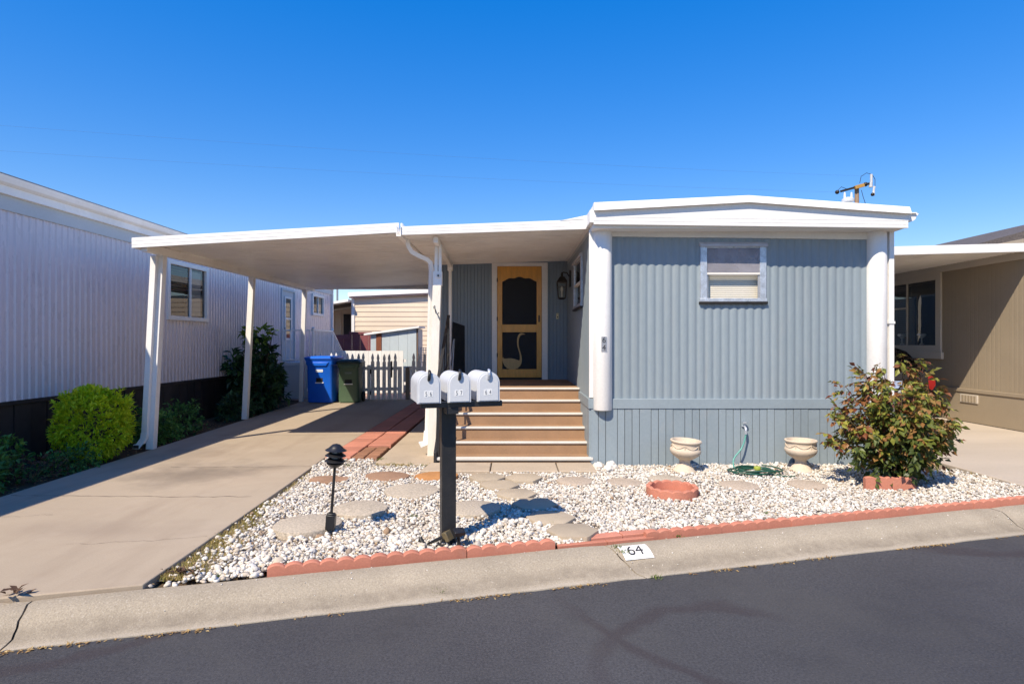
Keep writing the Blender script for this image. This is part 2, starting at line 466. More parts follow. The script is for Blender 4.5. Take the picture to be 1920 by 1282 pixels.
DRIVE = M('driveway_concrete', (.39, .315, .235), .88, .07, .55, .06, 110, .22, 160, spec=.25,
          dirt=[((.27, .20, .15), .9, .5, .75, .35)],
          extra=concrete_extra([(-3.75, 7.0, .75, .75, (.13, .105, .085), .6), (-3.1, 7.35, .5, .22, (.16, .13, .10), .4), (-3.3, 4.9, 1.3, .3, (.26, .20, .155), .35), (-4.4, 8.3, .5, .8, (.17, .13, .10), .35)]))
SLAB = M('stoop_slab_concrete', (.44, .355, .265), .9, .08, 1.6, .08, 90, .3, 140, spec=.2, dirt=[((.24, .19, .14), 2.5, .55, .8, .5)])
CRACK = M('crack_grime', (.13, .10, .075), .95, .3, 6, .2, 60)
DIRT = M('bed_soil', (.10, .07, .045), .95, .25, 2, .3, 60, .8, 60, spec=.1)
DIRT_DRY = M('dry_soil', (.30, .23, .15), .95, .2, 2, .25, 60, .7, 70, spec=.1)
SUBGRAVEL = M('gravel_bed', (.36, .31, .26), .95, .15, 8, .4, 45, .9, 60, spec=.1)
PATIO = M('pink_patio', (.42, .27, .21), .9, .12, 1.2, .1, 60, .2, 90)
GROUND = M('open_ground', (.22, .18, .13), .95, .2, .3, .15, 20)
GRAVEL = M('white_gravel_stone', (.7, .65, .6), .75, .06, 20, .05, 120, .15, 120, spec=.3,
           island=[(0, (.66, .615, .55)), (.30, (.71, .665, .60)), (.54, (.58, .52, .44)), (.70, (.50, .42, .325)), (.80, (.44, .40, .36)), (.88, (.55, .53, .50)), (.96, (.27, .235, .20)), (1, (.30, .19, .11))])
TERRA = M('salmon_concrete_edging', (.50, .20, .135), .85, .08, 4, .07, 80, .25, 130, spec=.2, rnd=.07, dirt=[((.30, .14, .09), 5, .58, .8, .5), ((.55, .33, .25), 7, .6, .8, .4)])
BRICK = M('red_paver', (.48, .20, .14), .85, .09, 3, .07, 80, .25, 120, spec=.2, rnd=.12, dirt=((.33, .20, .15), 4, .55, .8, .5))
BRICK_BROWN = M('brown_paver', (.30, .15, .09), .85, .1, 3, .07, 80, .25, 120, spec=.2, rnd=.15, dirt=((.33, .22, .15), 4, .55, .8, .5))
AGG = M('exposed_aggregate', (.47, .40, .315), .9, .06, 3, .28, 60, .9, 75, spec=.2, dirt=[((.25, .21, .17), 55, .58, .68, .6)])
AGG_TAN = M('tan_aggregate', (.46, .375, .295), .9, .06, 3, .22, 60, .8, 75, spec=.2, dirt=[((.3, .24, .19), 55, .58, .68, .5)])
HEXC = M('tan_hex_paver', (.42, .345, .255), .88, .08, 5, .08, 90, .3, 120, spec=.2, rnd=.06, dirt=[((.26, .22, .17), 6, .55, .8, .4)])
BROWN_STONE = M('brown_round_paver', (.33, .20, .13), .9, .1, 4, .12, 70, .5, 90, spec=.2)
ORANGE_STONE = M('orange_round_paver', (.46, .22, .085), .9, .1, 4, .12, 70, .5, 90, spec=.2)
URN = M('cast_stone_urn', (.60, .50, .39), .85, .08, 9, .08, 90, .25, 110, spec=.2, dirt=[((.38, .29, .2), 9, .58, .8, .5)])
HOSE = M('green_hose', (.018, .085, .055), .35, .2, 20, .1, 90, .05, rnd=.2)
HOSE_PALE = M('teal_hose_lead', (.10, .32, .27), .4, .1, 20, .1)
ROCK = M('pale_rock', (.66, .61, .54), .85, .12, 9, .1, 60, .5, 40)
CARB = M('black_car_paint', (.012, .012, .016), .25, .05, 2, .02, 40, 0, coat=.6)
CARR = M('red_lamp_lens', (.24, .006, .007), .15, .05, 4, .02, 40, 0, coat=.5)
PLATE = M('pale_blue_plate', (.35, .45, .68), .4, .05)
POLEW = M('pole_wood', (.30, .20, .13), .85, .15, 3, .1, 30)
CERAM = M('grey_transformer', (.55, .56, .57), .45, .05)
YELLOWW = M('ochre_wood', (.45, .25, .06), .7, .15, 3, .1)
WIRE = M('cable_black', (.02, .02, .02), .6, .1)
TRELLIS = M('lattice_white', (.62, .62, .62), .6, .06)

def leafmat(name, ramp, transl=.3, rough=.5):
    return M(name, (1, 1, 1), rough, .12, 3, .05, 60, .1, 60, spec=.35, island=ramp, transl=transl)

L_LIME = leafmat('lime_leaves', [(0, (.34, .48, .012)), (.5, (.54, .68, .02)), (1, (.78, .82, .05))], .35)
L_GREEN = leafmat('green_leaves', [(0, (.05, .14, .03)), (.6, (.10, .24, .045)), (1, (.22, .36, .07))], .25)
L_BLUEGREEN = leafmat('mid_green_leaves', [(0, (.045, .12, .03)), (.6, (.085, .21, .05)), (1, (.16, .32, .08))], .25)
L_DARK = leafmat('dark_fig_leaves', [(0, (0.020, 0.051, 0.024)), (.7, (0.043, 0.102, 0.043)), (1, (0.085, 0.170, 0.051))], .2, .4)
L_YELLOWG = leafmat('sunlit_tone_fig_leaves', [(0, (.08, .16, .02)), (1, (.18, .26, .03))], .3)  # sunlit yellow-green of the shrub top, put into the leaf colour
L_ROSE = leafmat('bronze_rose_leaves', [(0, (.13, .035, .022)), (.2, (.21, .075, .03)), (.36, (.27, .12, .042)), (.5, (.34, .20, .06)), (.58, (.11, .135, .025)), (.84, (.24, .25, .04)), (1, (.40, .37, .07))], .28, .45)
L_ROSE_D = leafmat('green_rose_leaves', [(0, (.03, .06, .016)), (.5, (.06, .085, .02)), (1, (.12, .15, .028))], .25, .45)
L_DRY = leafmat('dry_grass', [(0, (.32, .23, .09)), (.55, (.46, .35, .14)), (.85, (.30, .28, .07)), (1, (.17, .19, .04))], .3, .7)
L_LITTER = leafmat('dry_leaf_litter', [(0, (.22, .12, .05)), (.5, (.42, .27, .11)), (1, (.52, .38, .18))], .2, .8)
L_DEADBR = leafmat('dead_leaves', [(0, (.06, .03, .022)), (1, (.14, .08, .05))], .15, .8)
STEM = M('brown_stem', (.10, .065, .04), .8, .2, 9)
STEM_G = M('green_stem', (.09, .13, .035), .7, .2, 9)
# ------------------------------------------------------------------ ground
T = Vector((.9650, .2625, 0)); N = Vector((-.2625, .9650, 0)); C0 = Vector((0, 4.43, 0))
def cp(s, n, z=0):                       # point along the kerb: s along it, n behind its back edge
    q = C0 + T * s + N * n
    return (q.x, q.y, z)
def sn(x, y):
    d = Vector((x, y, 0)) - C0
    return d.dot(T), d.dot(N)

def sheet(name, poly, z, mat, kind='structure'):
    mb = MB(); mb.add([(x, y, z) for x, y in poly], [tuple(range(len(poly)))])
    return tag(mb.build(name, mat), kind=kind)

sheet('ground', [(-1500, -1500), (1500, -1500), (1500, 1500), (-1500, 1500)], -.30, GROUND)
mb = MB()
mb.add([cp(-90, -.36, -.125), cp(-90, -16, -.16), cp(90, -16, -.16), cp(90, -.36, -.125)], [(0, 1, 2, 3)])
tag(mb.build('road', ASPHALT), kind='structure')
sheet('yard_soil', [cp(-60, -.02)[:2], cp(60, -.02)[:2], (60, 60), (-60, 60)], -.035, DIRT)
sheet('patio', [(-6.3, 16.22), (1.5, 16.22), (1.5, 22.9), (-6.3, 22.9)], -.012, PATIO)
sheet('gravel_bed', [(-2.42, 3.93), (5.5, 6.0), (5.5, 7.35), (4.86, 7.6), (1.0, 7.6), (-1.1, 7.1), (-1.1, 7.7), (-1.76, 7.72), (-1.76, 7.96), (-2.47, 7.96)], -.012, SUBGRAVEL)
sheet('dry_earth', [(4.86, 7.2), (5.5, 7.0), (5.52, 19), (4.86, 19)], -.006, DIRT_DRY)

# kerb: rolled concrete sections with a dirty joint between them
kerb = thing('kerb', None, None, cp(0, 0)); tag(kerb, kind='structure')
PROF = [(0, -.2), (0, -.004), (-.012, .006), (-.06, .006), (-.115, -.002), (-.155, -.016), (-.19, -.038), (-.225, -.064), (-.255, -.084), (-.285, -.099), (-.32, -.110), (-.385, -.118), (-.392, -.2)]
rk = random.Random(4)
joint_s = [-26.9, -23.1, -19.2, -15.35, -11.5, -7.2, -3.02, .73, 4.7, 8.55, 12.4, 16.3, 20.1, 24]
jit = {}
for j in joint_s:
    off = 0; lst = []
    for i in range(len(PROF)):
        off += rk.uniform(-.016, .016); off *= .8
        lst.append(off - (PROF[i][0] * -.45 if abs(j - .73) < .01 else 0) * -1)
    jit[j] = lst
for a, b in zip(joint_s[:-1], joint_s[1:]):
    mb = MB(); secs = []
    n = 24
    for k in range(n + 1):
        sec = []
        for i, (pn, pz) in enumerate(PROF):
            s0 = a + .006 + jit[a][i]; s1 = b - .006 + jit[b][i]
            s = s0 + (s1 - s0) * k / n
            w = noise.noise(Vector((s * 1.3, pn * 5, 3))) * .006
            edge = noise.noise(Vector((s * 5, 1, 9))) * .012 if i >= len(PROF) - 2 else 0
            top = -.006 if k in (0, n) and 0 < i < len(PROF) - 1 else 0
            sec.append(cp(s, pn + edge, pz + w + top))
        secs.append(sec)
    mb.loft(secs)
    mb.build('kerb_section', CURB, kerb, smooth=38)
mb = MB(); 
for i in range(len(PROF) - 3):
    for a, b in ((-30, 30),):
        mb.add([cp(a, PROF[i + 1][0], PROF[i + 1][1] - .022), cp(b, PROF[i + 1][0], PROF[i + 1][1] - .022), cp(b, PROF[i + 2][0], PROF[i + 2][1] - .022), cp(a, PROF[i + 2][0], PROF[i + 2][1] - .022)], [(0, 1, 2, 3)])
mb.build('joint_filler', CURB_DARK, kerb)
# painted house number on the kerb
q = cp(.93, -.15, 0)
frk = Fr((q[0], q[1], .0045), T, N)       # lies nearly flat: n of the frame is across the kerb
def kerb_pt(a, c, lift):                  # a along, c across (up the picture)
    s = .93 + a; n = -.150 + c
    zz = np.interp(-n, [-p[0] for p in PROF[1:]], [p[1] for p in PROF[1:]])
    return cp(s, n, float(zz) + lift)
mb = MB(); K = 8
vv = []
for i in range(K + 1):
    for a in (-.118, .118):
        vv.append(kerb_pt(a - .012 * (i / K - .5), -.066 + .132 * i / K, .0072))
mb.add(vv, [(2 * i, 2 * i + 1, 2 * i + 3, 2 * i + 2) for i in range(K)])
mb.build('painted_patch', M('kerb_white_paint', (.74, .72, .68), .7, .06, 5, .1, 80, .3, 130, dirt=((.45, .38, .3), 30, .6, .72, .5)), kerb)
tm = text_mb('64', .12, Fr((0, 0, 0), (1, 0, 0), (0, 1, 0)), 0, .0, squash=1.15)
m2 = MB(); m2.add([kerb_pt(v[0] - .005, v[2] * 1.0, .0095) for v in tm.v], tm.f)
m2.build('painted_number', INK, kerb)

# driveway
LE = lambda y: -5.10 - .036 * (y - 6)
def RE(y): return float(np.interp(y, [3.8, 6.5, 8.0, 17], [-2.34, -2.43, -2.50, -2.52]))
poly = []
for s in np.linspace(-5.62, -2.43, 12):
    poly.append(cp(float(s), .012)[:2])
poly += [(RE(y), y) for y in (4.3, 5.4, 6.5, 7.4, 8.0, 12, 16.2)]
poly += [(LE(y), y) for y in (16.2, 13, 10, 8, 6, 4.2)]
mb = MB(); mb.prism(poly, -.08, .028)
drive = tag(mb.build('driveway', DRIVE, bevel=.008), kind='structure')
rc = random.Random(9)
def crack(p0, p1, w, n=40, wob=.05, z=.0295):
    mb = MB(); vv = []
    off = 0
    for i in range(n + 1):
        f = i / n
        x = p0[0] + (p1[0] - p0[0]) * f; y = p0[1] + (p1[1] - p0[1]) * f
        off = off * .92 + rc.uniform(-wob, wob) * .35
        ww = w * (.35 + 1.1 * rc.random())
        vv += [(x, y + off - ww / 2, z), (x, y + off + ww / 2, z)]
    mb.add(vv, [(2 * i, 2 * i + 1, 2 * i + 3, 2 * i + 2) for i in range(n)])
    return mb
crack((-5.05, 6.02), (-2.6, 5.98), .012).build('crack', CRACK, drive)
crack((-4.2, 7.36), (-2.5, 7.42), .010).build('crack', CRACK, drive)
crack((-4.9, 9.9), (-2.55, 9.95), .006, wob=.01).build('crack', CRACK, drive)
crack((-4.75, 5.2), (-4.1, 5.35), .004, 24, .06).build('crack', CRACK, drive)
crack((-3.4, 4.55), (-2.42, 4.75), .003, 24, .05).build('crack', CRACK, drive)
# neighbour's driveway on the right
poly = [cp(float(s), .012)[:2] for s in np.linspace(5.72, 9.6, 8)] + [(8.80, 8), (8.80, 20), (5.52, 20), (5.52, 7)]
mb = MB(); mb.prism(poly, -.08, .022)
tag(mb.build('neighbour_driveway', M('pale_driveway', (.47, .40, .325), .88, .07, .6, .06, 110, .2, 160, spec=.25, dirt=[((.35, .29, .23), .9, .5, .75, .4)], stretch=(.4, 1.5, 1)), bevel=.008), kind='structure')
# stoop pad between brick strip and porch
mb = MB(); mb.prism([(-1.76, 7.74), (-1.35, 7.62), (-.9, 7.6), (-.9, 16.2), (-1.79, 16.2)], -.06, .016)
tag(mb.build('stoop_pad', SLAB, bevel=.006), kind='structure')

# red paver strip: each paver lies by itself in the strip
strip = thing('paver_strip', None, None, (-2.15, 8, 0)); tag(strip, kind='structure')
rb = random.Random(21)
pm = {}
def paver(parent, x0, x1, y0, y1, top, mat, th=.05, name='paver'):
    w, l = round(x1 - x0, 3), round(y1 - y0, 3)
    key = (w, l, mat.name, rb.randint(0, 2))
    if key not in pm:
        b = MB(); g = .006; c = .008
        sec = lambda e, z: [(-w / 2 + g + e, -l / 2 + g + e, z), (w / 2 - g - e, -l / 2 + g + e, z), (w / 2 - g - e, l / 2 - g - e, z), (-w / 2 + g + e, l / 2 - g - e, z)]
        b.loft([sec(0, -th), sec(0, -c), sec(c, 0)])
        pm[key] = b.mesh(name, mat)
    o = bpy.data.objects.new(name, pm[key]); COL.objects.link(o)
    o.parent = parent
    L = loc_of(parent)
    o.location = Vector(((x0 + x1) / 2, (y0 + y1) / 2, top + rb.uniform(-.004, .004))) - L
    o.rotation_euler = (rb.uniform(-.01, .01), rb.uniform(-.01, .01), rb.uniform(-.012, .012))
    return o
y = 7.98; row = 0
while y < 15.9:
    l = .40 if y < 12 else .42
    for k, (x0, x1) in enumerate(((-2.505, -2.155), (-2.150, -1.80))):
        if k == 1 and y < 8.75:
            for q in range(2):
                for h in range(2):
                    paver(strip, x0 + .175 * h, x0 + .173 + .175 * h, y + .2 * q, y + .2 * q + .198, .030, BRICK_BROWN)
            continue
        sh = .12 if k else 0
        paver(strip, x0, x1, y + sh * (y > 8.7), y + l + sh * (y > 8.7) - .002, .034, BRICK)
    y += l

# ------------------------------------------------------------------ panels with folded or corrugated profiles
def profile(kind, u, p, amp):
    f = (u / p) % 1.0
    if kind == 'sin':
        return amp * math.cos(2 * math.pi * f) - amp * .25 * math.cos(4 * math.pi * f)
    if kind == 'rib':       # narrow raised rib on a flat sheet
        return amp if .36 < f < .64 else (amp * .5 if .28 < f < .72 else 0)
    if kind == 'groove':    # flat board with a narrow sunk joint
        return -amp if f < .1 else 0
    return 0
def corr(fr, u0, u1, c0, c1, period, amp, kind, holes=(), spp=10, topfn=None):
    us = set(np.round(np.arange(u0, u1, period / spp), 5).tolist()) | {u0, u1}
    for h in holes: us |= {h[0], h[1]}
    us = sorted(q for q in us if u0 <= q <= u1)
    mb = MB()
    def P(u, c): return fr.p(u, profile(kind, u, period, amp), c)
    def tp(u): return topfn(u) if topfn else c1
    for a, b in zip(us[:-1], us[1:]):
        if b - a < 1e-5: continue
        mid = (a + b) / 2
        segs = [(c0, None)]
        hs = sorted([h for h in holes if h[0] <= mid <= h[1]], key=lambda h: h[2])
        lo = c0; out = []
        for h in hs:
            out.append((lo, h[2])); lo = h[3]
        out.append((lo, None))
        for z0, z1 in out:
            za, zb = (tp(a), tp(b)) if z1 is None else (z1, z1)
            mb.add([P(a, z0), P(b, z0), P(b, zb), P(a, za)], [(0, 1, 2, 3)])
    # weld the strips
    key = {}; nv = []; mp = []
    for v in mb.v:
        k = tuple(round(q, 4) for q in v)
        if k not in key: key[k] = len(nv); nv.append(v)
        mp.append(key[k])
    mb.v = nv; mb.f = [tuple(mp[i] for i in f) for f in mb.f]
    return mb
def corr_build(mb, name, mat, parent, smooth=60):
    me = bpy.data.meshes.new(name)
    L = loc_of(parent)
    me.from_pydata([tuple(Vector(v) - L) for v in mb.v], [], mb.f)
    me.materials.append(mat); set_smooth(me, smooth)
    o = bpy.data.objects.new(name, me); COL.objects.link(o); o.parent = parent
    return o

def recess(fr, a0, a1, c0, c1, depth, mat, parent, b=-.03):
    mb = MB()
    P = fr.p
    v = [P(a0, b, c0), P(a1, b, c0), P(a1, b, c1), P(a0, b, c1), P(a0, -depth, c0), P(a1, -depth, c0), P(a1, -depth, c1), P(a0, -depth, c1)]
    mb.add(v, [(0, 1, 5, 4), (1, 2, 6, 5), (2, 3, 7, 6), (3, 0, 4, 7), (4, 5, 6, 7)])
    return mb.build('window_recess', mat, parent)

def blinds(fr, a0, a1, c0, c1, b, pitch, mat, parent, tilt=.35):
    mb = MB()
    z = c0
    while z < c1:
        w = pitch * 1.04
        mb.add([fr.p(a0, b + .5 * w * math.sin(tilt), z), fr.p(a1, b + .5 * w * math.sin(tilt), z), fr.p(a1, b - .5 * w * math.sin(tilt), z + w * math.cos(tilt)), fr.p(a0, b - .5 * w * math.sin(tilt), z + w * math.cos(tilt))], [(0, 1, 2, 3)])
        z += pitch
    return mb.build('blind', mat, parent)

# ------------------------------------------------------------------ the blue-grey mobile home
FY, SX, RX = 7.62, 1.0, 4.82
home = thing('mobile_home', 'blue-grey corrugated mobile home with white roof fascia and number 64 on its column', 'mobile home', (2.9, FY, 0))
FF = Fr((0, FY, 0), (1, 0, 0), (0, -1, 0))                    # front wall frame: a = x
SF = Fr((SX, 0, 0), (0, 1, 0), (-1, 0, 0))                    # porch side wall frame: a = y
PF = Fr((0, 10.8, 0), (1, 0, 0), (0, -1, 0))                  # porch back wall frame
W1 = (2.45, 3.185, 2.10, 2.80)
def drop(x): return -.012 * (x - 1.0)
corr_build(corr(FF, 1.22, 4.56, .84, 2.95, .105, .0060, 'sin', [W1], 12), 'front_wall', BLUE_SIDING, home)
SW = (8.50, 9.42, 2.10, 2.80)
corr_build(corr(SF, FY + .01, 10.8, .80, 3.02, .105, .005, 'sin', [SW], 12), 'porch_side_wall', BLUE_SIDING, home)
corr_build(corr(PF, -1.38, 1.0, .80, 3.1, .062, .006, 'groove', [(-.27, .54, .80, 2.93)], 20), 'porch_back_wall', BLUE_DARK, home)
# rest of the body
b = MB(); b.box(-1.38, RX - .02, 10.95, 19, .05, 3.08); b.box(1.28, RX - .02, 7.95, 10.95, .05, 3.0)
b.box(-1.38, -1.30, 10.83, 10.95, .05, 3.05)
b.build('rear_body', BLUE_SIDING, home)
b = MB(); b.box(RX - .03, RX, FY + .01, 19, 0, 3.0); b.build('right_side_wall', BLUE_SIDING, home)
# skirting: band and boards
b = MB(); b.box(SX + .0, RX, FY - .030, FY + .01, .722, .848); b.build('skirt_band', BLUE_SKIRT, home, bevel=.004)
b = MB(); b.box(SX - .028, SX + .01, FY - .028, 8.75, .722, .848); b.build('skirt_band', BLUE_SKIRT, home, bevel=.004)
rp = random.Random(3)
x = SX + .005; i = 0
skm = {}
def skirt_plank(kind, w):
    if (kind, w) not in skm:
        b = MB()
        if kind == 'f': b.loft([[(g, -.018 + d, z), (w - g, -.018 + d, z), (w - g, .01, z), (g, .01, z)] for g, d, z in ((.0035, 0, -.02), (.0035, 0, .72))])
        else: b.loft([[(-.018, g, z), (.01, g, z), (.01, w - g, z), (-.018, w - g, z)] for g, z in ((.0035, -.02), (.0035, .72))])
        skm[(kind, w)] = b.mesh('plank', BLUE_SKIRT)
    return skm[(kind, w)]
while x < RX - .02:
    w = .149 if i % 4 == 2 else .0935
    if x + w > RX: w = round(RX - x, 4)
    o = bpy.data.objects.new('plank', skirt_plank('f', w)); COL.objects.link(o); o.parent = home
    o.location = Vector((x, FY + rp.uniform(-.0035, .002), 0)) - home.location
    x += w; i += 1
y = FY - .01; i = 0
while y < 8.7:
    w = .149 if i % 4 == 1 else .0935
    o = bpy.data.objects.new('plank', skirt_plank('s', w)); COL.objects.link(o); o.parent = home
    o.location = Vector((SX, y, 0)) - home.location
    y += w; i += 1
b = MB(); b.box(SX + .02, RX - .01, FY + .012, FY + .05, -.03, .72); b.box(SX + .012, SX + .05, FY + .05, 8.8, -.03, .72); b.build('skirt_backing', DARKROOM, home)

# white corner columns, flat trims and number tiles
for cx, zb in ((1.153, .706), (4.64, .70)):
    b = MB()
    def ribbed(r, z, a): return (r * (1 + .012 * (math.cos(a * 8) > .93)), z)
    b.lathe([(.02, zb + .01), (.112, zb), (.119, zb + .012), (.119, 2.985), (.112, 3.0)], (cx, FY - .012, 0), 48, fn=ribbed)
    b.build('corner_column', WHITE, home, smooth=50)
b = MB(); b.box(SX - .016, SX + .034, FY - .02, FY + .02, .86, 3.0); b.build('corner_trim', WHITE, home, bevel=.003)
b = MB(); b.box(4.757, RX + .004, FY - .016, FY + .03, .86, 3.0); b.build('corner_trim', WHITE, home, bevel=.003)
b = MB(); b.bar((4.80, FY - .05, .1), (4.80, FY - .05, 2.98), .06, .05); b.build('corner_downspout', WHITE, home, bevel=.004)
b = MB(); b.box(4.755, 4.835, FY - .085, FY - .02, 1.80, 1.83); b.build('downspout_strap', WHITE, home)
for ch, zc in (('6', 1.592), ('4', 1.497)):
    fr = Fr((1.153, FY - .012 - .1195, zc), (1, 0, 0), (0, -1, 0))
    b = MB(); b.fbox(fr, -.033, .033, -.004, .006, -.0455, .0455)
    t_ = b.build('number_tile', ALU_DULL, home)
    text_mb(ch, .098, fr, .0085, .003, squash=1.0).build('digit', INK, t_)

# eave: frieze, soffit, lower fascia, flared upper fascia, roof, gutter
b = MB(); b.loft([[(x, FY - .022, 2.915 + drop(x)), (x, FY + .02, 2.915 + drop(x)), (x, FY + .02, 3.01 + drop(x)), (x, FY - .022, 3.01 + drop(x))] for x in (1.03, 4.80)])
b.build('frieze_board', TRIM, home, bevel=.003)
b = MB(); b.loft([[(x, 7.32, 3.012 + drop(x)), (x, FY + .1, 3.0 + drop(x)), (x, FY + .1, 3.03 + drop(x)), (x, 7.32, 3.04 + drop(x))] for x in (SX, RX + .01)])
b.build('soffit', TRIM, home)
XS = [SX - .003, 1.6, 2.3, 2.88, 3.5, 4.2, RX + .02]
def ztop(x): return float(np.interp(x, [SX, 2.88, RX], [3.265, 3.352, 3.212]))
def zmid(x): return float(np.interp(x, [SX, 2.88, RX], [3.160, 3.262, 3.122]))
b = MB()
b.loft([[(x, 7.292, 3.005 + drop(x)), (x, 7.325, 3.005 + drop(x)), (x, 7.325, zmid(x) + .03), (x, 7.292, zmid(x) + .03)] for x in XS])
b.build('lower_fascia', WHITE, home, bevel=.003)
b = MB()
for za in (.045, .09):
    b.loft([[(x, 7.289, 3.005 + za + drop(x)), (x, 7.293, 3.002 + za + drop(x)), (x, 7.293, 3.008 + za + drop(x))] for x in XS])
b.build('fascia_crease', WHITE, home)
b = MB()
b.loft([[(x + (.012 if x > 4.8 else 0), 7.238, zmid(x)), (x, 7.262, ztop(x)), (x, 7.36, ztop(x) + .004), (x, 7.36, zmid(x) + .012), (x, 7.245, zmid(x) + .006)] for x in XS])
b.build('upper_fascia', ROOF_WHITE, home, bevel=.003)
b = MB()
b.loft([[(x, y, ztop(x) - .014) for x in XS] + [(RX + .02, y, 2.97), (SX, y, 2.97)] for y in (7.345, 19)])
b.build('roof', ROOF_WHITE, home)
b = MB(); b.box(SX - .05, SX + .01, 7.30, 10.85, 3.03, 3.18); b.build('side_fascia', WHITE, home, bevel=.003)
# ogee gutter along the right eave
b = MB()
gp = [(0, 0), (.055, .0), (.085, .02), (.10, .055), (.125, .085), (.125, .095), (.118, .095), (.093, .06), (.075, .026), (.052, .008), (.008, .008), (.008, .1), (0, .1)]
b.loft([[(RX + .022 + px_, y, 3.045 + pz) for px_, pz in gp] for y in (7.30, 19)])
b.loft([[(RX + .022 + px_, y, 3.045 + pz) for px_, pz in gp[:6] + [(0, .095)]] for y in (7.297, 7.303)])
b.build('gutter', WHITE, home, bevel=.001)
b = MB(); b.box(RX + .01, RX + .11, 7.27, 19, 3.135, 3.147); b.build('drip_edge', ROOF_WHITE, home)
# roof vent
b = MB(); b.lathe([(.10, 0), (.10, .02), (.045, .04), (.045, .2), (.05, .2), (.075, .205), (.08, .235), (.05, .26), (.001, .27)], (4.5, 8.0, 3.24), 20)
b.build('roof_vent', CERAM, home, smooth=40)

def window_slide(fr, a0, a1, c0, c1, parent, mat_frame, mid, blind_mat, inset=.075, side_w=.085):
    """single-hung sash window with hood; mid is the height of the meeting rail"""
    f = MB()
    f.fbox(fr, a0, a0 + side_w, -.02, .030, c0 + .05, c1 - .02); f.fbox(fr, a1 - side_w, a1, -.02, .030, c0 + .05, c1 - .02)
    f.fbox(fr, a0 - .006, a1 + .006, -.02, .036, c0 + .006, c0 + .05)
    f.fbox(fr, a0 + side_w, a1 - side_w, -.02, .022, c1 - .05, c1 - .02)
    w = f.build('window', mat_frame, parent, bevel=.004)
    h = MB()
    sec = lambda a: [fr.p(a, 0, c1 - .03), fr.p(a, .055, c1 - .035), fr.p(a, .05, c1 - .005), fr.p(a, .022, c1 + .022), fr.p(a, 0, c1 + .028)]
    h.loft([sec(a0 - .012), sec(a1 + .012)]); h.build('window_hood', HOOD, w, bevel=.003)
    r = MB(); r.fbox(fr, a0 + side_w - .01, a1 - side_w + .01, -.015, .026, mid - .014, mid + .014); r.build('meeting_rail', TRIM, w, bevel=.003)
    s = MB(); s.fbox(fr, a0 - .014, a1 + .014, 0, .045, c0 - .022, c0 + .006); s.build('sill', DARK_IRON, w, bevel=.003)
    g = MB()
    for q, za, zb in ((-.002, c0 + .05, mid), (.014, mid, c1 - .03)):
        g.add([fr.p(a0 + side_w - .01, q, za), fr.p(a1 - side_w + .01, q, za), fr.p(a1 - side_w + .01, q, zb), fr.p(a0 + side_w - .01, q, zb)], [(0, 1, 2, 3)])
    g.build('pane', GLASS, w)
    # inner sash edges
    e = MB(); e.fbox(fr, a0 + side_w, a0 + side_w + .02, .004, .012, c0 + .05, mid); e.fbox(fr, a1 - side_w - .02, a1 - side_w, .004, .012, c0 + .05, mid)
    e.build('sash', ALU_DULL, w)
    blinds(fr, a0 + side_w * .7, a1 - side_w * .7, c0, c1 - .02, -inset, .0255, blind_mat, w)
    recess(fr, a0 + .02, a1 - .02, c0 + .01, c1 - .01, .24, DARKROOM, w)
    return w
w1 = window_slide(FF, 2.395, 3.235, 2.075, 2.815, home, ALU, 2.437, BLIND)
sc = MB(); sc.fbox(FF, 2.47, 3.16, .018, .020, 2.455, 2.785); sc.build('insect_screen', WIN_SCREEN, w1)
w2 = window_slide(SF, 8.44, 9.48, 2.075, 2.815, home, ALU, 2.437, BLIND)

# entry door in its white casing
b = MB()
b.fbox(PF, -.365, -.27, -.02, .035, .893, 3.0); b.fbox(PF, .54, .645, -.02, .035, .893, 3.0); b.fbox(PF, -.27, .54, -.02, .034, 2.935, 3.0)
b.build('door_casing', WHITE, home, bevel=.004)
DB = .93; DT = 2.93
door = MB()
door.fbox(PF, -.265, -.175, .0, .036, DB, DT); door.fbox(PF, .445, .535, .0, .036, DB, DT)
door.fbox(PF, -.175, .445, .001, .035, DB, DB + .15)
door.fbox(PF, -.175, .445, .001, .035, 1.745, 1.885)
# shaped top rail: wide ogee arch
top = [(-.175, DT), (-.175, 2.655)]
for k in range(25):
    f = k / 24; a = -.175 + .62 * f
    g = abs(2 * f - 1)
    z = 2.655 + (.085 * (1 - g ** 2.0) + .022 * math.cos(g * math.pi * 3.1) * (1 - g)) if g < .99 else 2.655
    if g < .22: z -= .018 * (1 - g / .22)
    top.append((a, z))
top += [(.445, 2.655), (.445, DT)]
door.fprism(PF, top[::-1], .0012, .0352)
dr = door.build('screen_door', PINE, home, bevel=.003)
b = MB(); b.fbox(PF, -.18, .45, .010, .012, DB + .14, 1.75); b.fbox(PF, -.18, .45, .010, .012, 1.88, 2.75); b.build('insect_screen', SCREEN, dr)
# goose cut-out in the lower opening
g = []
body = [(-.165, 1.305), (-.15, 1.275), (-.115, 1.27), (-.06, 1.275), (-.005, 1.275), (.055, 1.262), (.10, 1.245), (.125, 1.235), (.14, 1.25), (.142, 1.30), (.135, 1.36), (.115, 1.43), (.095, 1.50), (.088, 1.57), (.092, 1.63), (.108, 1.685), (.135, 1.722), (.165, 1.735), (.20, 1.728), (.245, 1.708), (.205, 1.702), (.175, 1.698), (.15, 1.682), (.128, 1.64), (.118, 1.58), (.118, 1.52), (.132, 1.45), (.155, 1.38), (.172, 1.31), (.178, 1.25), (.17, 1.19), (.145, 1.135), (.10, 1.095), (.05, 1.08), (-.04, 1.08), (-.095, 1.10), (-.14, 1.15), (-.168, 1.215), (-.175, 1.27)]
b = MB(); b.fprism(PF, body, .016, .030); b.build('goose_cutout', PINE_PALE, dr)
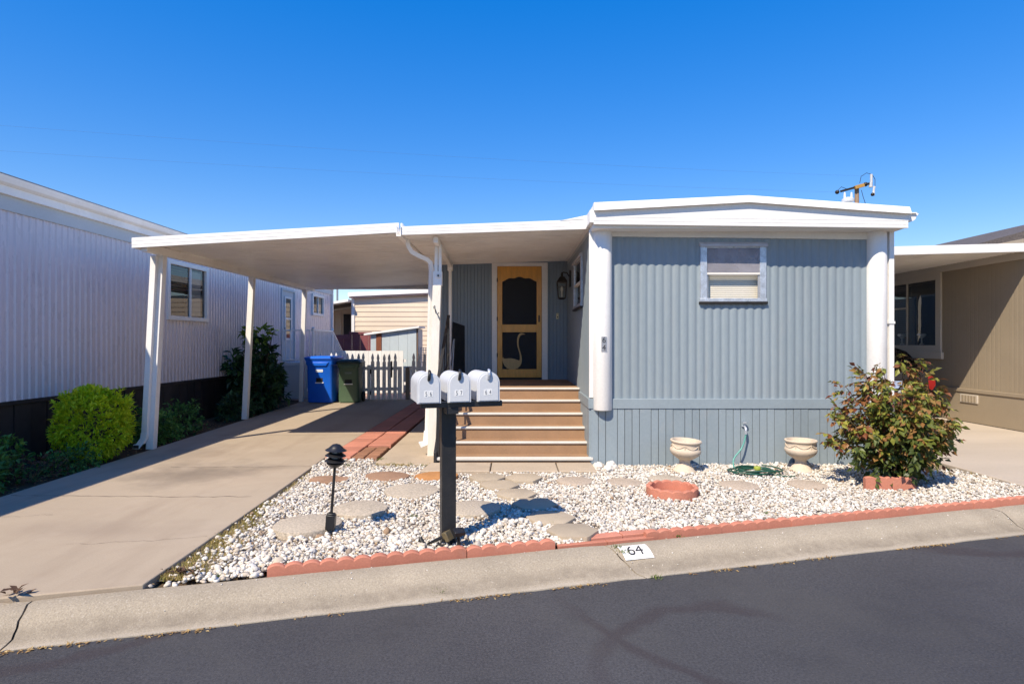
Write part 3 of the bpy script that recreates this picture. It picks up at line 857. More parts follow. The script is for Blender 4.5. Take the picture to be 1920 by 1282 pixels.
b = MB(); b.fbox(PF, .475, .50, .036, .05, 1.93, 2.05); b.tube([PF.p(.488, .05, 1.955), PF.p(.488, .075, 1.965), PF.p(.488, .075, 2.015), PF.p(.488, .05, 2.025)], .008, 6); b.build('handle', DARK_IRON, dr)
b = MB(); b.fbox(PF, -.27, .54, -.09, -.08, .89, 2.95); b.build('inner_door', M('dark_inner_door', (.035, .04, .055), .5, .3, 3), home)
b = MB()
for zz in (1.3, 1.95, 2.65): b.fbox(PF, -.275, -.255, .03, .042, zz, zz + .07)
b.build('hinge', DARK_IRON, dr)
# doorbell
b = MB(); b.fbox(PF, .80, .845, -.005, .014, 1.985, 2.09); bell = b.build('doorbell', M('cream_plastic', (.72, .66, .40), .4), home, bevel=.008)
b = MB(); b.ball(PF.p(.822, .016, 2.02), .011); b.build('bell_button', DARK_IRON, bell)
# wall lantern on the porch side wall
lx, ly, lz = .845, 10.12, 2.52
lan = MB(); lan.box(SX - .03, SX + .002, ly - .055, ly + .055, lz - .02, lz + .26)
lan.tube([(SX - .03, ly, lz + .16), (SX - .07, ly, lz + .22), (lx + .02, ly, lz + .23), (lx, ly, lz + .19)], .011, 6)
lan.loft([[(lx + i * w, ly + j * w, lz + h) for i, j in ((-1, -1), (1, -1), (1, 1), (-1, 1))] for w, h in ((.085, .055), (.09, .07), (.04, .15), (.02, .16), (.02, .19), (.006, .23))])
lan.loft([[(lx + i * w, ly + j * w, lz + h) for i, j in ((-1, -1), (1, -1), (1, 1), (-1, 1))] for w, h in ((.03, -.235), (.062, -.215), (.066, -.2))])
for i, j in ((-1, -1), (1, -1), (1, 1), (-1, 1)):
    lan.bar((lx + i * .06, ly + j * .06, lz - .205), (lx + i * .08, ly + j * .08, lz + .06), .012)
for zz, w in ((-.02, .0745),):
    for i, j, k, l in ((-1, -1, 1, -1), (1, -1, 1, 1), (1, 1, -1, 1), (-1, 1, -1, -1)):
        lan.bar((lx + i * w, ly + j * w, lz + zz), (lx + k * w, ly + l * w, lz + zz), .007)
ln = lan.build('wall_lantern', DARK_IRON, home)
b = MB(); b.loft([[(lx + i * w, ly + j * w, lz + h) for i, j in ((-1, -1), (1, -1), (1, 1), (-1, 1))] for w, h in ((.057, -.2), (.077, .055))]); b.build('lantern_glass', AMBER, ln)
b = MB(); b.lathe([(.012, -.19), (.012, -.1), (.022, -.07), (.018, -.02), (.002, 0)], (lx, ly, lz), 10); b.build('bulb', M('bulb_white', (.8, .78, .7), .3, .02), ln, smooth=50)
# garden tap
tx, tz = 2.945, .50
b = MB(); b.tube([(tx, FY - .015, tz), (tx, FY - .07, tz), (tx, FY - .095, tz - .02), (tx, FY - .10, tz - .06)], [.013, .013, .016, .014], 8); b.lathe([(.03, 0), (.03, .012), (.008, .012), (.008, -.03)][::-1], (tx, FY - .07, tz + .045), 10); b.lathe([(.028, -.004), (.028, .004)], (tx, FY - .02, tz), 10)
b.build('garden_tap', ALU, home, smooth=45)

# ------------------------------------------------------------------ porch awning and carport
def ribbed_pan(x0f, x1f, y0, y1, zf, period, amp):
    """roll-formed roof pan: folds run across (along x), underside seen from below"""
    prof = []
    y = y0
    while y < y1:
        for f, h in ((0, 0), (.08, 0), (.11, amp), (.27, amp), (.30, 0), (.52, 0), (.55, amp * .6), (.61, amp * .6), (.64, 0), (.80, 0), (.83, amp * .6), (.89, amp * .6), (.92, 0)):
            if y + f * period < y1: prof.append((y + f * period, h))
        y += period
    prof.append((y1, 0))
    mb = MB()
    vv = []
    for yy, h in prof:
        for xf in (x0f, x1f):
            xx = xf(yy); vv.append((xx, yy, zf(xx, yy) + h))
    mb.add(vv, [(2 * i, 2 * i + 1, 2 * i + 3, 2 * i + 2) for i in range(len(prof) - 1)])
    k = len(mb.v)                          # closed top sheet
    vv = [(x0f(yy), yy, zf(x0f(yy), yy) + amp + .008) for yy in (y0, y1)] + [(x1f(yy), yy, zf(x1f(yy), yy) + amp + .008) for yy in (y0, y1)]
    mb.add(vv, [(0, 1, 3, 2)])
    return mb
def plain(mb, name, mat, parent):
    me = bpy.data.meshes.new(name); L = loc_of(parent)
    me.from_pydata([tuple(Vector(v) - L) for v in mb.v], [], mb.f); me.materials.append(mat)
    o = bpy.data.objects.new(name, me); COL.objects.link(o); o.parent = parent
    return o

aw = thing('porch_awning', 'white flat awning over the porch steps between carport and blue-grey home', 'awning', (-.2, 9.2, 2.9))
def zporch(x, y): return 2.957 + (x + 1.42) * .031
plain(ribbed_pan(lambda y: -1.42, lambda y: SX - .002, 7.72, 10.79, zporch, .30, .045), 'roof_pan', WHITE_ALU, aw)
b = MB(); b.loft([[(x, 7.68, z0), (x, 7.722, z0 + .008), (x, 7.722, z1), (x, 7.68, z1)] for x, z0, z1 in ((-1.43, 2.942, 3.052), (SX + .0, 3.02, 3.148))])
b.build('front_fascia', WHITE, aw, bevel=.004)
b = MB()
for f in (.36, .7): b.loft([[(x, 7.677, z), (x, 7.681, z - .003), (x, 7.681, z + .003)] for x, z in ((-1.43, 2.942 + .11 * f), (SX, 3.02 + .128 * f))])
b.build('fascia_crease', WHITE, aw)
b = MB(); b.add([(.62, 7.675, 3.128), (SX - .003, 7.675, 3.15), (SX - .003, 7.675, 3.205), (.62, 7.9, 3.14), (SX - .003, 7.9, 3.16), (SX - .003, 7.9, 3.21)], [(0, 1, 2), (3, 5, 4), (0, 2, 5, 3), (0, 3, 4, 1)])
b.build('roof_flashing', ROOF_WHITE, aw)
b = MB(); b.loft([[(-1.485, y, 2.925), (-1.425, y, 2.925), (-1.425, y, 3.055), (-1.43, y, 3.055), (-1.435, y, 2.935), (-1.475, y, 2.935), (-1.48, y, 3.055), (-1.485, y, 3.055)] for y in (7.66, 10.9)])
b.build('side_gutter', WHITE_ALU, aw)
b = MB(); b.post((-1.03, 7.95, 2.885), (-1.03, 7.95, 2.96), .04, .04); b.bar((-1.0, 7.85, 2.915), (-1.085, 10.7, 2.925), .055, .085)
b.build('beam', WHITE_ALU, aw, bevel=.003)
b = MB(); b.loft([[(x + i * .056, 8.18 + j * .056, z) for i, j in ((-1, -1), (1, -1), (1, 1), (-1, 1))] for x, z in ((-1.098, .016), (-1.055, 1.3), (-1.022, 2.34))])
post_o = b.build('post', POST_WOOD, aw, bevel=.004); post_o['label'] = 'white painted timber main post leaning slightly right'
b = MB(); b.post((-1.045, 8.20, 2.3), (-1.035, 8.20, 2.90), .045, .045); b.post((-.985, 8.19, 2.3), (-.985, 8.19, 2.90), .042, .042); b.box(-1.075, -.955, 8.125, 8.22, 2.34, 2.53)
b.build('post_head', WHITE_ALU, aw, bevel=.003)
b = MB(); b.lathe([(.0, 0), (.034, 0), (.036, .012), (.03, .02), (.001, .02)], (0, 0, 0), 16)
b.v = [(-1.0 + v[0], 8.122 - v[2], 2.47 + v[1]) for v in b.v]; fx = b.build('round_fixture', WHITE, aw, smooth=40)
b = MB(); b.lathe([(.0, 0), (.013, 0), (.013, .008), (.001, .008)], (0, 0, 0), 12); b.v = [(-1.0 + v[0], 8.101 - v[2], 2.47 + v[1]) for v in b.v]; b.build('fixture_core', DARK_IRON, fx)
b = MB(); b.tube([(-1.045, 8.115, 2.02), (-1.04, 8.09, 2.0), (-1.03, 8.075, 1.96), (-1.005, 8.075, 1.94), (-.99, 8.085, 1.97)], .006, 6); b.tube([(-1.05, 8.12, 2.06), (-1.06, 8.1, 2.05), (-1.055, 8.09, 2.02)], .006, 6); b.tube([(-1.01, 8.08, 1.95), (-.985, 8.09, 1.90), (-.98, 8.1, 1.86)], .005, 6)
b.build('hook', DARK_IRON, aw)
b = MB(); b.post((-1.085, 10.5, .893), (-1.085, 10.5, 2.9), .052); b.post((-1.085, 10.5, 2.82), (-1.085, 10.5, 2.93), .09); b.build('post', WHITE_ALU, aw, bevel=.003)

cpt = thing('carport', 'long white metal carport over the driveway on three slightly leaning posts', 'carport', (-3.3, 12, 0))
BX = lambda y: -5.04 - .036 * (y - 8.6)
def zcar(x, y): return 2.925 + (x + 5.15) * .034 + .008 * (y - 8.12)
plain(ribbed_pan(lambda y: BX(y) - .11, lambda y: -1.51, 8.14, 16.0, zcar, .27, .060), 'roof_pan', WHITE_ALU, cpt)
b = MB(); b.loft([[(x, 8.10, z0), (x, 8.142, z0 + .008), (x, 8.142, z1), (x, 8.10, z1)] for x, z0, z1 in ((-5.16, 2.842, 2.982), (-1.535, 3.052, 3.186))])
b.build('front_fascia', WHITE, cpt, bevel=.004)
b = MB()
for f in (.33, .68): b.loft([[(x, 8.097, z), (x, 8.101, z - .003), (x, 8.101, z + .003)] for x, z in ((-5.16, 2.842 + .14 * f), (-1.535, 3.052 + .134 * f))])
b.build('fascia_crease', WHITE, cpt)
b = MB(); b.loft([[(BX(y) - .14, y, 2.845 + .008 * (y - 8.1)), (BX(y) - .112, y, 2.845 + .008 * (y - 8.1)), (BX(y) - .112, y, 2.98 + .008 * (y - 8.1)), (BX(y) - .14, y, 2.98 + .008 * (y - 8.1))] for y in (8.11, 16.0)])
b.build('side_fascia', WHITE_ALU, cpt, bevel=.003)
b = MB(); b.box(-1.512, -1.488, 8.105, 16.0, 2.99, 3.18); b.build('side_fascia', WHITE_ALU, cpt, bevel=.003)
b = MB(); b.box(BX(16) - .1, -1.52, 16.0, 16.03, 2.98, 3.16); b.build('rear_fascia', WHITE_ALU, cpt)
b = MB(); b.loft([[(BX(y) + i * .04, y, 2.805 + dz + .0150 * (y - 8.2)) for i, dz in ((-1, 0), (1, 0), (1, .115), (-1, .115))] for y in (8.16, 15.95)])
b.build('beam', WHITE_ALU, cpt, bevel=.004)
posts = [((-5.205, 8.62, .028), (-5.055, 8.62, 2.815)), ((-5.345, 11.96, .028), (-5.20, 11.96, 2.865)), ((-5.43, 15.4, .028), (-5.345, 15.4, 2.915))]
for k, (p0, p1) in enumerate(posts):
    b = MB(); b.post(p0, p1, .105, .10); b.build('post', WHITE, cpt, bevel=.004)
p0, p1 = posts[0]
dx = lambda z: p0[0] + (p1[0] - p0[0]) * z / 2.8
b = MB()
sec = lambda x, y, z, w=.040, d=.028: [(x + i * w, y + j * d, z) for i, j in ((-1, -1), (1, -1), (1, 1), (-1, 1))]
b.loft([sec(dx(2.8) - .055, 8.535, 2.80), sec(dx(.3) - .055, 8.535, .26)])
b.loft([sec(dx(.3) - .055, 8.535, .275, .044, .032), sec(dx(.2) - .057, 8.533, .20, .044, .032), sec(dx(.1) - .085, 8.50, .12, .048, .034), [(dx(.1) - .155, 8.43, .06), (dx(.1) - .06, 8.43, .06), (dx(.1) - .06, 8.44, .12), (dx(.1) - .155, 8.44, .12)]])
b.build('downspout', WHITE, cpt, bevel=.003)
b = MB(); b.box(dx(.1) - .145, dx(.1) - .07, 8.427, 8.432, .068, .112); b.build('spout_mouth', DARKROOM, cpt)
# downspout elbow from the valley gutter to the main post
def flat_pipe(pts, w, name, mat, parent, d=None):
    b = MB(); b.tube(pts, w, 4); return b.build(name, mat, parent, bevel=.004)
flat_pipe([(-1.42, 8.12, 2.96), (-1.405, 8.12, 2.87), (-1.36, 8.13, 2.79), (-1.25, 8.16, 2.735), (-1.17, 8.2, 2.705), (-1.125, 8.24, 2.66), (-1.115, 8.265, 2.56), (-1.17, 8.27, .33)], .042, 'downspout', WHITE_ALU, aw)
b = MB(); b.loft([sec(-1.17, 8.27, .34, .045, .035), sec(-1.175, 8.265, .27, .045, .035), [(-1.22, 8.20, .20), (-1.15, 8.22, .16), (-1.16, 8.28, .16), (-1.23, 8.27, .20)], [(-1.275, 8.14, .205), (-1.245, 8.15, .125), (-1.245, 8.22, .125), (-1.275, 8.21, .205)]])
b.build('spout_elbow', WHITE, aw, bevel=.004)

# ------------------------------------------------------------------ porch steps
st = thing('porch_steps', 'brown carpeted steps with white nosings up to the pine door', 'steps', (0, 8.2, 0))
HZ = [.10, .26, .42, .58, .738, .893]; YF = [7.60, 7.84, 8.08, 8.32, 8.56, 8.80]
XL = -.945
for i in range(6):
    y1 = YF[i + 1] + .05 if i < 5 else 10.79
    z0 = .022 if i == 0 else HZ[i - 1] + .0
    b = MB(); b.box(XL, SX - .004 + (.03 if i < 3 else 0) * 0, YF[i] + .012, y1, max(.022, z0 - .03), HZ[i])
    s_ = b.build('step' if i < 5 else 'porch_deck', CARPET, st, bevel=.006)
    n = MB(); h = .024 if i else .036
    xr = SX - .006 if i > 1 else SX + .03
    n.loft([[(x, YF[i] - .006, HZ[i] - h), (x, YF[i] - .012, HZ[i] - h * .5), (x, YF[i] - .006, HZ[i] + .002), (x, YF[i] + .008, HZ[i] + .006), (x, YF[i] + .034, HZ[i] + .006), (x, YF[i] + .034, HZ[i] + .002), (x, YF[i] + .004, HZ[i] - h)] for x in (XL - (.02 if i == 0 else 0), xr)])
    n.build('nosing', NOSING, s_, smooth=50)
poly = [(7.575, .02), (8.86, .02), (8.86, .96), (8.74, .96), (7.575, .17)]
b = MB(); b.loft([[(x, a, c) for a, c in poly] for x in (XL - .05, XL - .012)]); b.build('stringer', BLACK_PAINT, st, bevel=.004)
b = MB(); b.box(XL - .05, XL - .01, 8.865, 10.79, .02, .875); b.build('deck_skirt', BLACK_PAINT, st)
b = MB(); b.post((-.945, 7.63, .02), (-.945, 7.63, 1.06), .036); b.post((-.945, 8.86, .893), (-.945, 8.86, 1.93), .036)
b.bar((-.945, 7.60, 1.05), (-.945, 8.90, 1.96), .042, .03); b.bar((-.945, 7.63, .52), (-.945, 8.86, 1.40), .025, .02)
b.build('handrail', BLACK_PAINT, st, bevel=.003)
for k in range(4):
    yy = 7.88 + .245 * k; zb = .52 + (yy - 7.63) * .715; b = MB(); b.post((-.945, yy, zb), (-.945, yy, zb + .55), .016); b.build('baluster', BLACK_PAINT, st)
# dark panel leaning in the porch corner
b = MB()
b.loft([[(-1.03, 10.25, .895), (-.86, 10.72, .895), (-.845, 10.72, .895), (-1.01, 10.25, .895)], [(-1.06, 10.30, 1.35), (-.862, 10.74, 1.42), (-.848, 10.74, 1.42), (-1.04, 10.30, 1.35)], [(-1.035, 10.36, 1.92), (-.865, 10.765, 1.86), (-.85, 10.765, 1.86), (-1.02, 10.36, 1.92)]])
lp = b.build('leaning_panel', M('charcoal_board', (.018, .02, .026), .6, .15, 3), org=(-.95, 10.5, .895), bevel=.003)
tag(lp, 'charcoal board leaning in the porch corner left of the door', 'board')
b = MB(); b.tube([(-1.02, 10.15, .9), (-.985, 10.2, 1.62)], .012, 6); b.tube([(-1.08, 10.15, .9), (-.995, 10.18, 1.6)], .01, 6)
tag(b.build('folded_stand', ALU_DULL, org=(-1.04, 10.15, .9)), 'thin grey folded stand beside the charcoal board on the porch', 'stand')
# slabs in front of the steps
fs = thing('slab_row', 'row of pale concrete slabs at the foot of the brown steps', 'slabs', (-.05, 7.35, 0))
for x0, x1 in ((-1.1, -.262), (-.256, .553), (.559, 1.01)):
    b = MB(); b.loft([[(x0 + e, 7.09 + e, z), (x1 - e, 7.09 + e, z), (x1 - e + (.0 if x1 < 1 else 0), 7.57, z), (x0 + e + (.06 if x0 < -1 else 0), 7.57, z)] for e, z in ((.004, -.04), (.004, .034), (.012, .042))])
    b.build('slab', SLAB, fs)
# ------------------------------------------------------------------ grey neighbour on the left
NX = -6.36
nb = thing('mobile_home', 'lavender-grey ribbed metal mobile home with dark brown skirting along the left driveway', 'mobile home', (NX - 2, 12, 0))
NF = Fr((NX, 0, 0), (0, 1, 0), (1, 0, 0))
NW = (10.98, 12.42, 1.99, 3.08)
ND = (16.5, 17.42, 1.02, 3.03)
NS = (18.95, 20.1, 2.42, 3.10)
corr_build(corr(NF, -8, 16.3, .80, 3.235, .115, .016, 'rib', [NW], 12), 'side_wall', GREY_SIDING, nb, 30)
corr_build(corr(NF, 16.3, 21.07, .80, 3.235, .20, .006, 'groove', [ND, NS], 12), 'smooth_wall', GREY_SIDING, nb, 30)
b = MB(); b.box(NX - 5.5, NX - .5, -8, 21.07, .1, 3.5); b.box(NX - .5, NX + .0, 20.95, 21.07, .1, 3.4); b.build('rear_body', GREY_SIDING, nb)
b = MB(); b.box(NX, NX + .03, -8, 21.07, 3.215, 3.42); b.build('upper_trim', GREY_TRIM, nb, bevel=.004)
b = MB(); b.box(NX, NX + .075, -8, 21.1, 3.405, 3.515); b.build('fascia', WHITE_ALU, nb, bevel=.004)
b = MB(); gp2 = [(.0, 0), (.07, 0), (.10, .03), (.115, .075), (.125, .11), (.117, .11), (.105, .075), (.09, .035), (.0, .008)]
b.loft([[(NX + .02 + a, y, 3.51 + c) for a, c in gp2] for y in (-8, 21.12)]); b.build('gutter', WHITE_ALU, nb)
b = MB(); b.loft([[(NX + .13, y, 3.62), (NX + .13, y, 3.64), (NX - 3, y, 3.95), (NX - 5.7, y, 3.64), (NX - 5.7, y, 3.6)] for y in (-8.1, 21.15)]); b.build('roof', M('grey_roof', (.25, .24, .24), .8, .1), nb)
b = MB(); b.box(NX - .01, NX + .05, 21.03, 21.12, .8, 3.42); b.build('corner_trim', WHITE, nb, bevel=.003)
for y in (7.35,):
    b = MB(); b.lathe([(.06, 0), (.06, .1), (.09, .11), (.09, .16), (.02, .19)], (NX - .25, y, 3.62), 14); b.build('roof_vent', DARK_IRON, nb, smooth=40)
b = MB(); b.box(NX - .03, NX + .03, -8, 21.07, .770, .822); b.build('skirt_cap', BROWN_SKIRT, nb, bevel=.004)
b = MB(); b.loft([[(NX - .03, g, z), (NX + .004, g, z), (NX + .004, .272 - g, z), (NX - .03, .272 - g, z)] for g, z in ((.006, -.05), (.006, .765))], 0)
pl = b.mesh('plank', BROWN_SKIRT, (NX, 0, 0))
rn = random.Random(12); y = 3.0
while y < 21.0:
    o = bpy.data.objects.new('plank', pl); COL.objects.link(o); o.parent = nb
    o.location = Vector((NX + rn.uniform(-.006, .004), y, 0)) - nb.location
    y += .272
b = MB(); b.box(NX - .06, NX - .04, -8, 21, -.04, .78); b.build('skirt_backing', DARKROOM, nb)

def slider(fr, a0, a1, c0, c1, parent, mat, bar=.07, lites=2, proud=.03, gmat=None, split=None, depth=.4, name='window'):
    f = MB()
    f.fbox(fr, a0 - bar, a0, -.02, proud, c0 - bar, c1 + bar); f.fbox(fr, a1, a1 + bar, -.02, proud, c0 - bar, c1 + bar)
    f.fbox(fr, a0, a1, -.02, proud, c1, c1 + bar); f.fbox(fr, a0, a1, -.02, proud, c0 - bar, c0)
    w = f.build(name, mat, parent, bevel=.004)
    m = MB()
    cuts = split or [a0 + (a1 - a0) * k / lites for k in range(1, lites)]
    for q in cuts: m.fbox(fr, q - .02, q + .02, -.01, proud * .6, c0, c1)
    m.build('mullion', mat, w, bevel=.002)
    g = MB(); g.add([fr.p(a0, .002, c0), fr.p(a1, .002, c0), fr.p(a1, .002, c1), fr.p(a0, .002, c1)], [(0, 1, 2, 3)]); g.build('pane', gmat or GLASS_DARK, w)
    recess(fr, a0, a1, c0, c1, depth, DARKROOM, w)
    return w
w = slider(NF, 11.05, 12.35, 2.06, 3.02, nb, WHITE, .08, 2, .05, split=[11.78])
b = MB(); z = 2.45
while z < 3.02:
    b.fbox(NF, 11.06, 12.34, -.17, -.12, z, z + .012); z += .05
b.build('blind', M('dark_green_blind', (.10, .13, .06), .5), w)
b = MB(); b.fbox(NF, 11.81, 12.24, -.035, -.02, 2.09, 2.97); b.build('sash', ALU_DULL, w)
b = MB()                                                             # a curtain gathered in the right half
for k in range(9): b.tube([NF.p(11.86 + .045 * k, -.09, 2.08), NF.p(11.88 + .032 * k, -.09, 2.4), NF.p(11.97 + .012 * k, -.09, 2.75)], [.03, .026, .012], 6)
b.build('curtain', M('dusty_pink_curtain', (.34, .25, .23), .9, .2, 8), w, smooth=60)
w = slider(NF, 19.03, 20.02, 2.50, 3.03, nb, WHITE, .08, 2, .05)
b = MB(); b.fbox(NF, 19.5, 20.02, -.05, -.04, 2.5, 3.03); b.build('blind', BLIND, w)
d = MB(); d.fbox(NF, 16.52, 17.40, -.03, .0, 1.03, 3.0); dd = d.build('door', GREY_TRIM, nb, bevel=.004)
b = MB(); b.fbox(NF, 16.44, 16.52, -.02, .03, 1.02, 3.06); b.fbox(NF, 17.40, 17.47, -.02, .03, 1.02, 3.06); b.fbox(NF, 16.52, 17.40, -.02, .03, 3.0, 3.06); b.build('door_frame', GREY_TRIM, nb, bevel=.003)
b = MB()
for a0, a1, c0, c1 in ((16.68, 16.74, 1.62, 2.85), (17.14, 17.2, 1.62, 2.85), (16.74, 17.14, 2.79, 2.85), (16.74, 17.14, 1.62, 1.68), (16.74, 17.14, 2.20, 2.25)): b.fbox(NF, a0, a1, 0, .025, c0, c1)
b.build('door_window_frame', WHITE, dd, bevel=.002)
b = MB(); b.fbox(NF, 16.74, 17.14, .002, .006, 1.68, 2.20); b.fbox(NF, 16.74, 17.14, .002, .006, 2.25, 2.79); b.build('pane', GLASS_DARK, dd)
b = MB(); b.ball(NF.p(16.6, .05, 1.95), .03); b.build('handle', ALU_DULL, dd, smooth=60)

# landing and railing at that door
ls = thing('entry_landing', 'white railed landing and steps at the grey home side door', 'steps', (-5.9, 17.5, 0))
b = MB(); b.box(-6.34, -5.5, 16.5, 18.3, .9, 1.0); b.box(-6.3, -5.53, 16.53, 18.27, .0, .9); b.build('deck', GREY_TRIM, ls)
for k in range(5):
    b = MB(); b.box(-6.3, -5.53, 18.3 + .27 * k, 18.57 + .27 * k, 0, .84 - .17 * k); b.build('step', GREY_TRIM, ls)
b = MB(); b.bar((-6.33, 16.5, 1.895), (-5.5, 16.5, 1.895), .05, .04); b.bar((-5.5, 16.5, 1.895), (-5.5, 18.3, 1.895), .05, .04); b.bar((-5.5, 18.3, 1.895), (-5.5, 19.65, 1.07), .05, .04)
b.bar((-6.33, 16.5, 1.08), (-5.5, 16.5, 1.08), .04, .03); b.bar((-5.5, 16.5, 1.08), (-5.5, 18.3, 1.08), .04, .03); b.bar((-5.5, 18.3, 1.08), (-5.5, 19.65, .25), .04, .03)
b.build('rail', WHITE_ALU, ls, bevel=.003)
pk = MB(); pk.box(-.011, .011, -.011, .011, 0, .80); pkm = pk.mesh('picket', WHITE_ALU)
spots = [(-6.25 + .13 * k, 16.5, 1.08) for k in range(6)] + [(-5.5, 16.62 + .125 * k, 1.08) for k in range(14)] + [(-5.5, 18.42 + .12 * k, 1.08 - .61 * (.12 + .12 * k)) for k in range(10)]
for p in spots:
    o = bpy.data.objects.new('picket', pkm); COL.objects.link(o); o.parent = ls; o.location = Vector(p) - ls.location
for p, h in (((-5.5, 16.5), 1.9), ((-5.5, 18.3), 1.9), ((-5.5, 19.65), 1.1)):
    b = MB(); b.post((p[0], p[1], 0), (p[0], p[1], h), .05); b.ball((p[0], p[1], h + .04), .045); b.build('newel_post', WHITE_ALU, ls, smooth=40)

# ------------------------------------------------------------------ white picket fence and gate across the end of the carport
FYK = 16.0
def picket_mesh(w, h, tall=True):
    hw = w / 2; k = h - .245
    half = [(hw, 0), (hw, k), (hw * .98, k + .02), (hw * .55, k + .055), (hw * .5, k + .075), (hw * .75, k + .095), (hw * .8, k + .13), (hw * .6, k + .175), (hw * .25, k + .23), (0, k + .245)] if tall else [(hw, 0), (hw, h)]
    poly = half + [(-x, z) for x, z in half[::-1] if x > 0]
    b = MB(); b.loft([[(x, y, z) for x, z in poly] for y in (-.011, .011)])
    return b.mesh('picket', FENCE_WOOD)
pm1 = picket_mesh(.092, 1.235); pm2 = picket_mesh(.11, .86, False)
def put(me, name, parent, loc, rz=0, rx=0):
    o = bpy.data.objects.new(name, me); COL.objects.link(o); o.parent = parent
    o.location = Vector(loc) - loc_of(parent); o.rotation_euler = (rx, rz, 0)
    return o
fe = thing('picket_fence', 'grey-white gothic picket fence closing the back of the carport behind the bins', 'fence', (-4.6, FYK, 0))
rf = random.Random(5)
for x in [-5.42 + .1445 * k for k in range(11)]:
    put(pm1, 'picket', fe, (x, FYK, .035 + rf.uniform(-.012, .012)), rf.uniform(-.012, .012))
for zz in (.25, .82):
    b = MB(); b.box(-5.5, -3.86, FYK + .012, FYK + .05, zz, zz + .085); b.build('rail', FENCE_WOOD, fe, bevel=.003)
b = MB(); b.post((-3.84, FYK + .06, 0), (-3.84, FYK + .06, .95), .09); b.build('fence_post', FENCE_WOOD, fe, bevel=.004)
gt = thing('picket_gate', 'grey-white picket gate with dark latch beside the green bin', 'gate', (-3.45, FYK, 0))
for k in range(5):
    put(pm1, 'picket', gt, (-3.725 + .148 * k, FYK - .005, .02 + rf.uniform(-.01, .01)), rf.uniform(-.01, .01))
put(pm2, 'picket', gt, (-3.725 + .148 * 5 - .02, FYK - .002, .05))
for zz in (.27, .82):
    b = MB(); b.box(-3.79, -2.96, FYK + .008, FYK + .045, zz, zz + .085); b.build('rail', FENCE_WOOD, gt, bevel=.003)
b = MB(); b.box(-3.80, -3.76, FYK - .03, FYK - .016, .72, .84); b.box(-3.80, -3.77, FYK - .028, FYK - .016, .16, .26); b.build('hinge', DARK_IRON, gt)
b = MB(); b.box(-3.24, -3.2, FYK - .03, FYK - .016, .62, 1.06); b.build('latch', DARK_IRON, gt)
f2 = thing('picket_fence', 'short grey-white picket run between the gate and the blue-grey home', 'fence', (-2.3, FYK, 0))
for x in (-2.645, -2.50, -2.355, -2.21, -2.065, -1.92, -1.775, -1.63, -1.485):
    put(pm1, 'picket', f2, (x, FYK - .008, .04 + rf.uniform(-.012, .012)), rf.uniform(-.012, .012))
for zz in (.27, .82):
    b = MB(); b.box(-2.86, -1.38, FYK + .006, FYK + .045, zz, zz + .085); b.build('rail', FENCE_WOOD, f2, bevel=.003)
b = MB(); b.post((-2.80, FYK + .03, 0), (-2.80, FYK + .03, .90), .10); b.build('fence_post', WEATHERED, f2, bevel=.004)

# sunlit white board fence just beyond
bf = thing('board_fence', 'bright white low board fence standing beyond the picket fence', 'fence', (-4.4, 18.35, 0))
b = MB(); b.box(-.064, .064, -.012, .012, 0, 1.30); bm_ = b.mesh('board', M('bright_white_board', (.78, .77, .74), .6, .05, 3, .04, 50, .1, 60, rnd=.04))
x = -5.40
while x < -3.3:
    put(bm_, 'board', bf, (x, 18.35, .0)); x += .133
b = MB(); b.box(-5.46, -3.26, 18.365, 18.4, .95, 1.04); b.box(-5.46, -3.26, 18.365, 18.4, .25, .34); b.build('rail', WHITE, bf)

# shed, maroon fence, beige house
sh = thing('garden_shed', 'pale blue-grey board shed with sloping white roof beyond the picket fence', 'shed', (-3.7, 18.9, 0))
zs = lambda x: 1.80 + (x + 4.43) * .135
x = -4.43; k = 0
for x0, x1 in ((-4.43, -4.26), (-4.08, -3.83), (-3.825, -3.555), (-3.55, -3.28), (-3.275, -3.0)):
    b = MB(); b.loft([[(x0, y, 0), (x1, y, 0), (x1, y, zs(x1)), (x0, y, zs(x0))] for y in (18.72, 18.76)]); b.build('board', SHED, sh)
b = MB(); b.box(-4.25, -4.09, 18.70, 18.77, 0, zs(-4.2)); b.build('door_post', RUST_WOOD, sh)
b = MB(); b.loft([[(-4.4, y, 0), (-2.98, y, 0), (-2.98, y, zs(-2.98) - .01), (-4.4, y, zs(-4.4) - .01)] for y in (18.77, 19.9)]); b.build('shed_body', SHED, sh)
b = MB(); b.loft([[(x, 18.62, zs(x)), (x, 20.0, zs(x) + .02), (x, 20.0, zs(x) + .07), (x, 18.62, zs(x) + .06)] for x in (-4.62, -2.9)]); b.build('roof', ROOF_WHITE, sh, bevel=.004)
b = MB(); b.box(-2.985, -2.95, 18.72, 18.80, 0, 1.98); b.build('corner_trim', M('brown_trim', (.16, .10, .07), .7), sh)
mf = thing('board_fence', 'maroon stained board fence in front of the beige house', 'fence', (-5.6, 21, 0))
x = -6.5; k = 0
while x < -4.95:
    tall = x > -5.95
    h = 1.84 if tall else 1.66
    b = MB(); b.box(x + .006, x + .286, 21.0 + rf.uniform(-.008, .008), 21.03, .0, h); b.build('board', MAROON, mf); x += .29
b = MB(); b.box(-6.52, -5.73, 20.97, 21.05, 1.66, 1.82); b.build('cap_rail', MAROON, mf)
b = MB(); b.box(-5.73, -4.93, 20.97, 21.05, 1.84, 1.925); b.build('cap_rail', MAROON, mf)
bh = thing('beige_house', 'beige clapboard house with white roof edge behind the shed', 'house', (-3, 25, 0))
z = 0; rbb = random.Random(8)
while z < 3.2:
    b = MB(); b.loft([[(x, 23.0 - .022, z), (x, 23.0 - .004, z + .182), (x, 23.02, z + .182), (x, 23.02, z)] for x in (-6.08, 1.5)]); b.build('clapboard', BEIGE, bh); z += .182
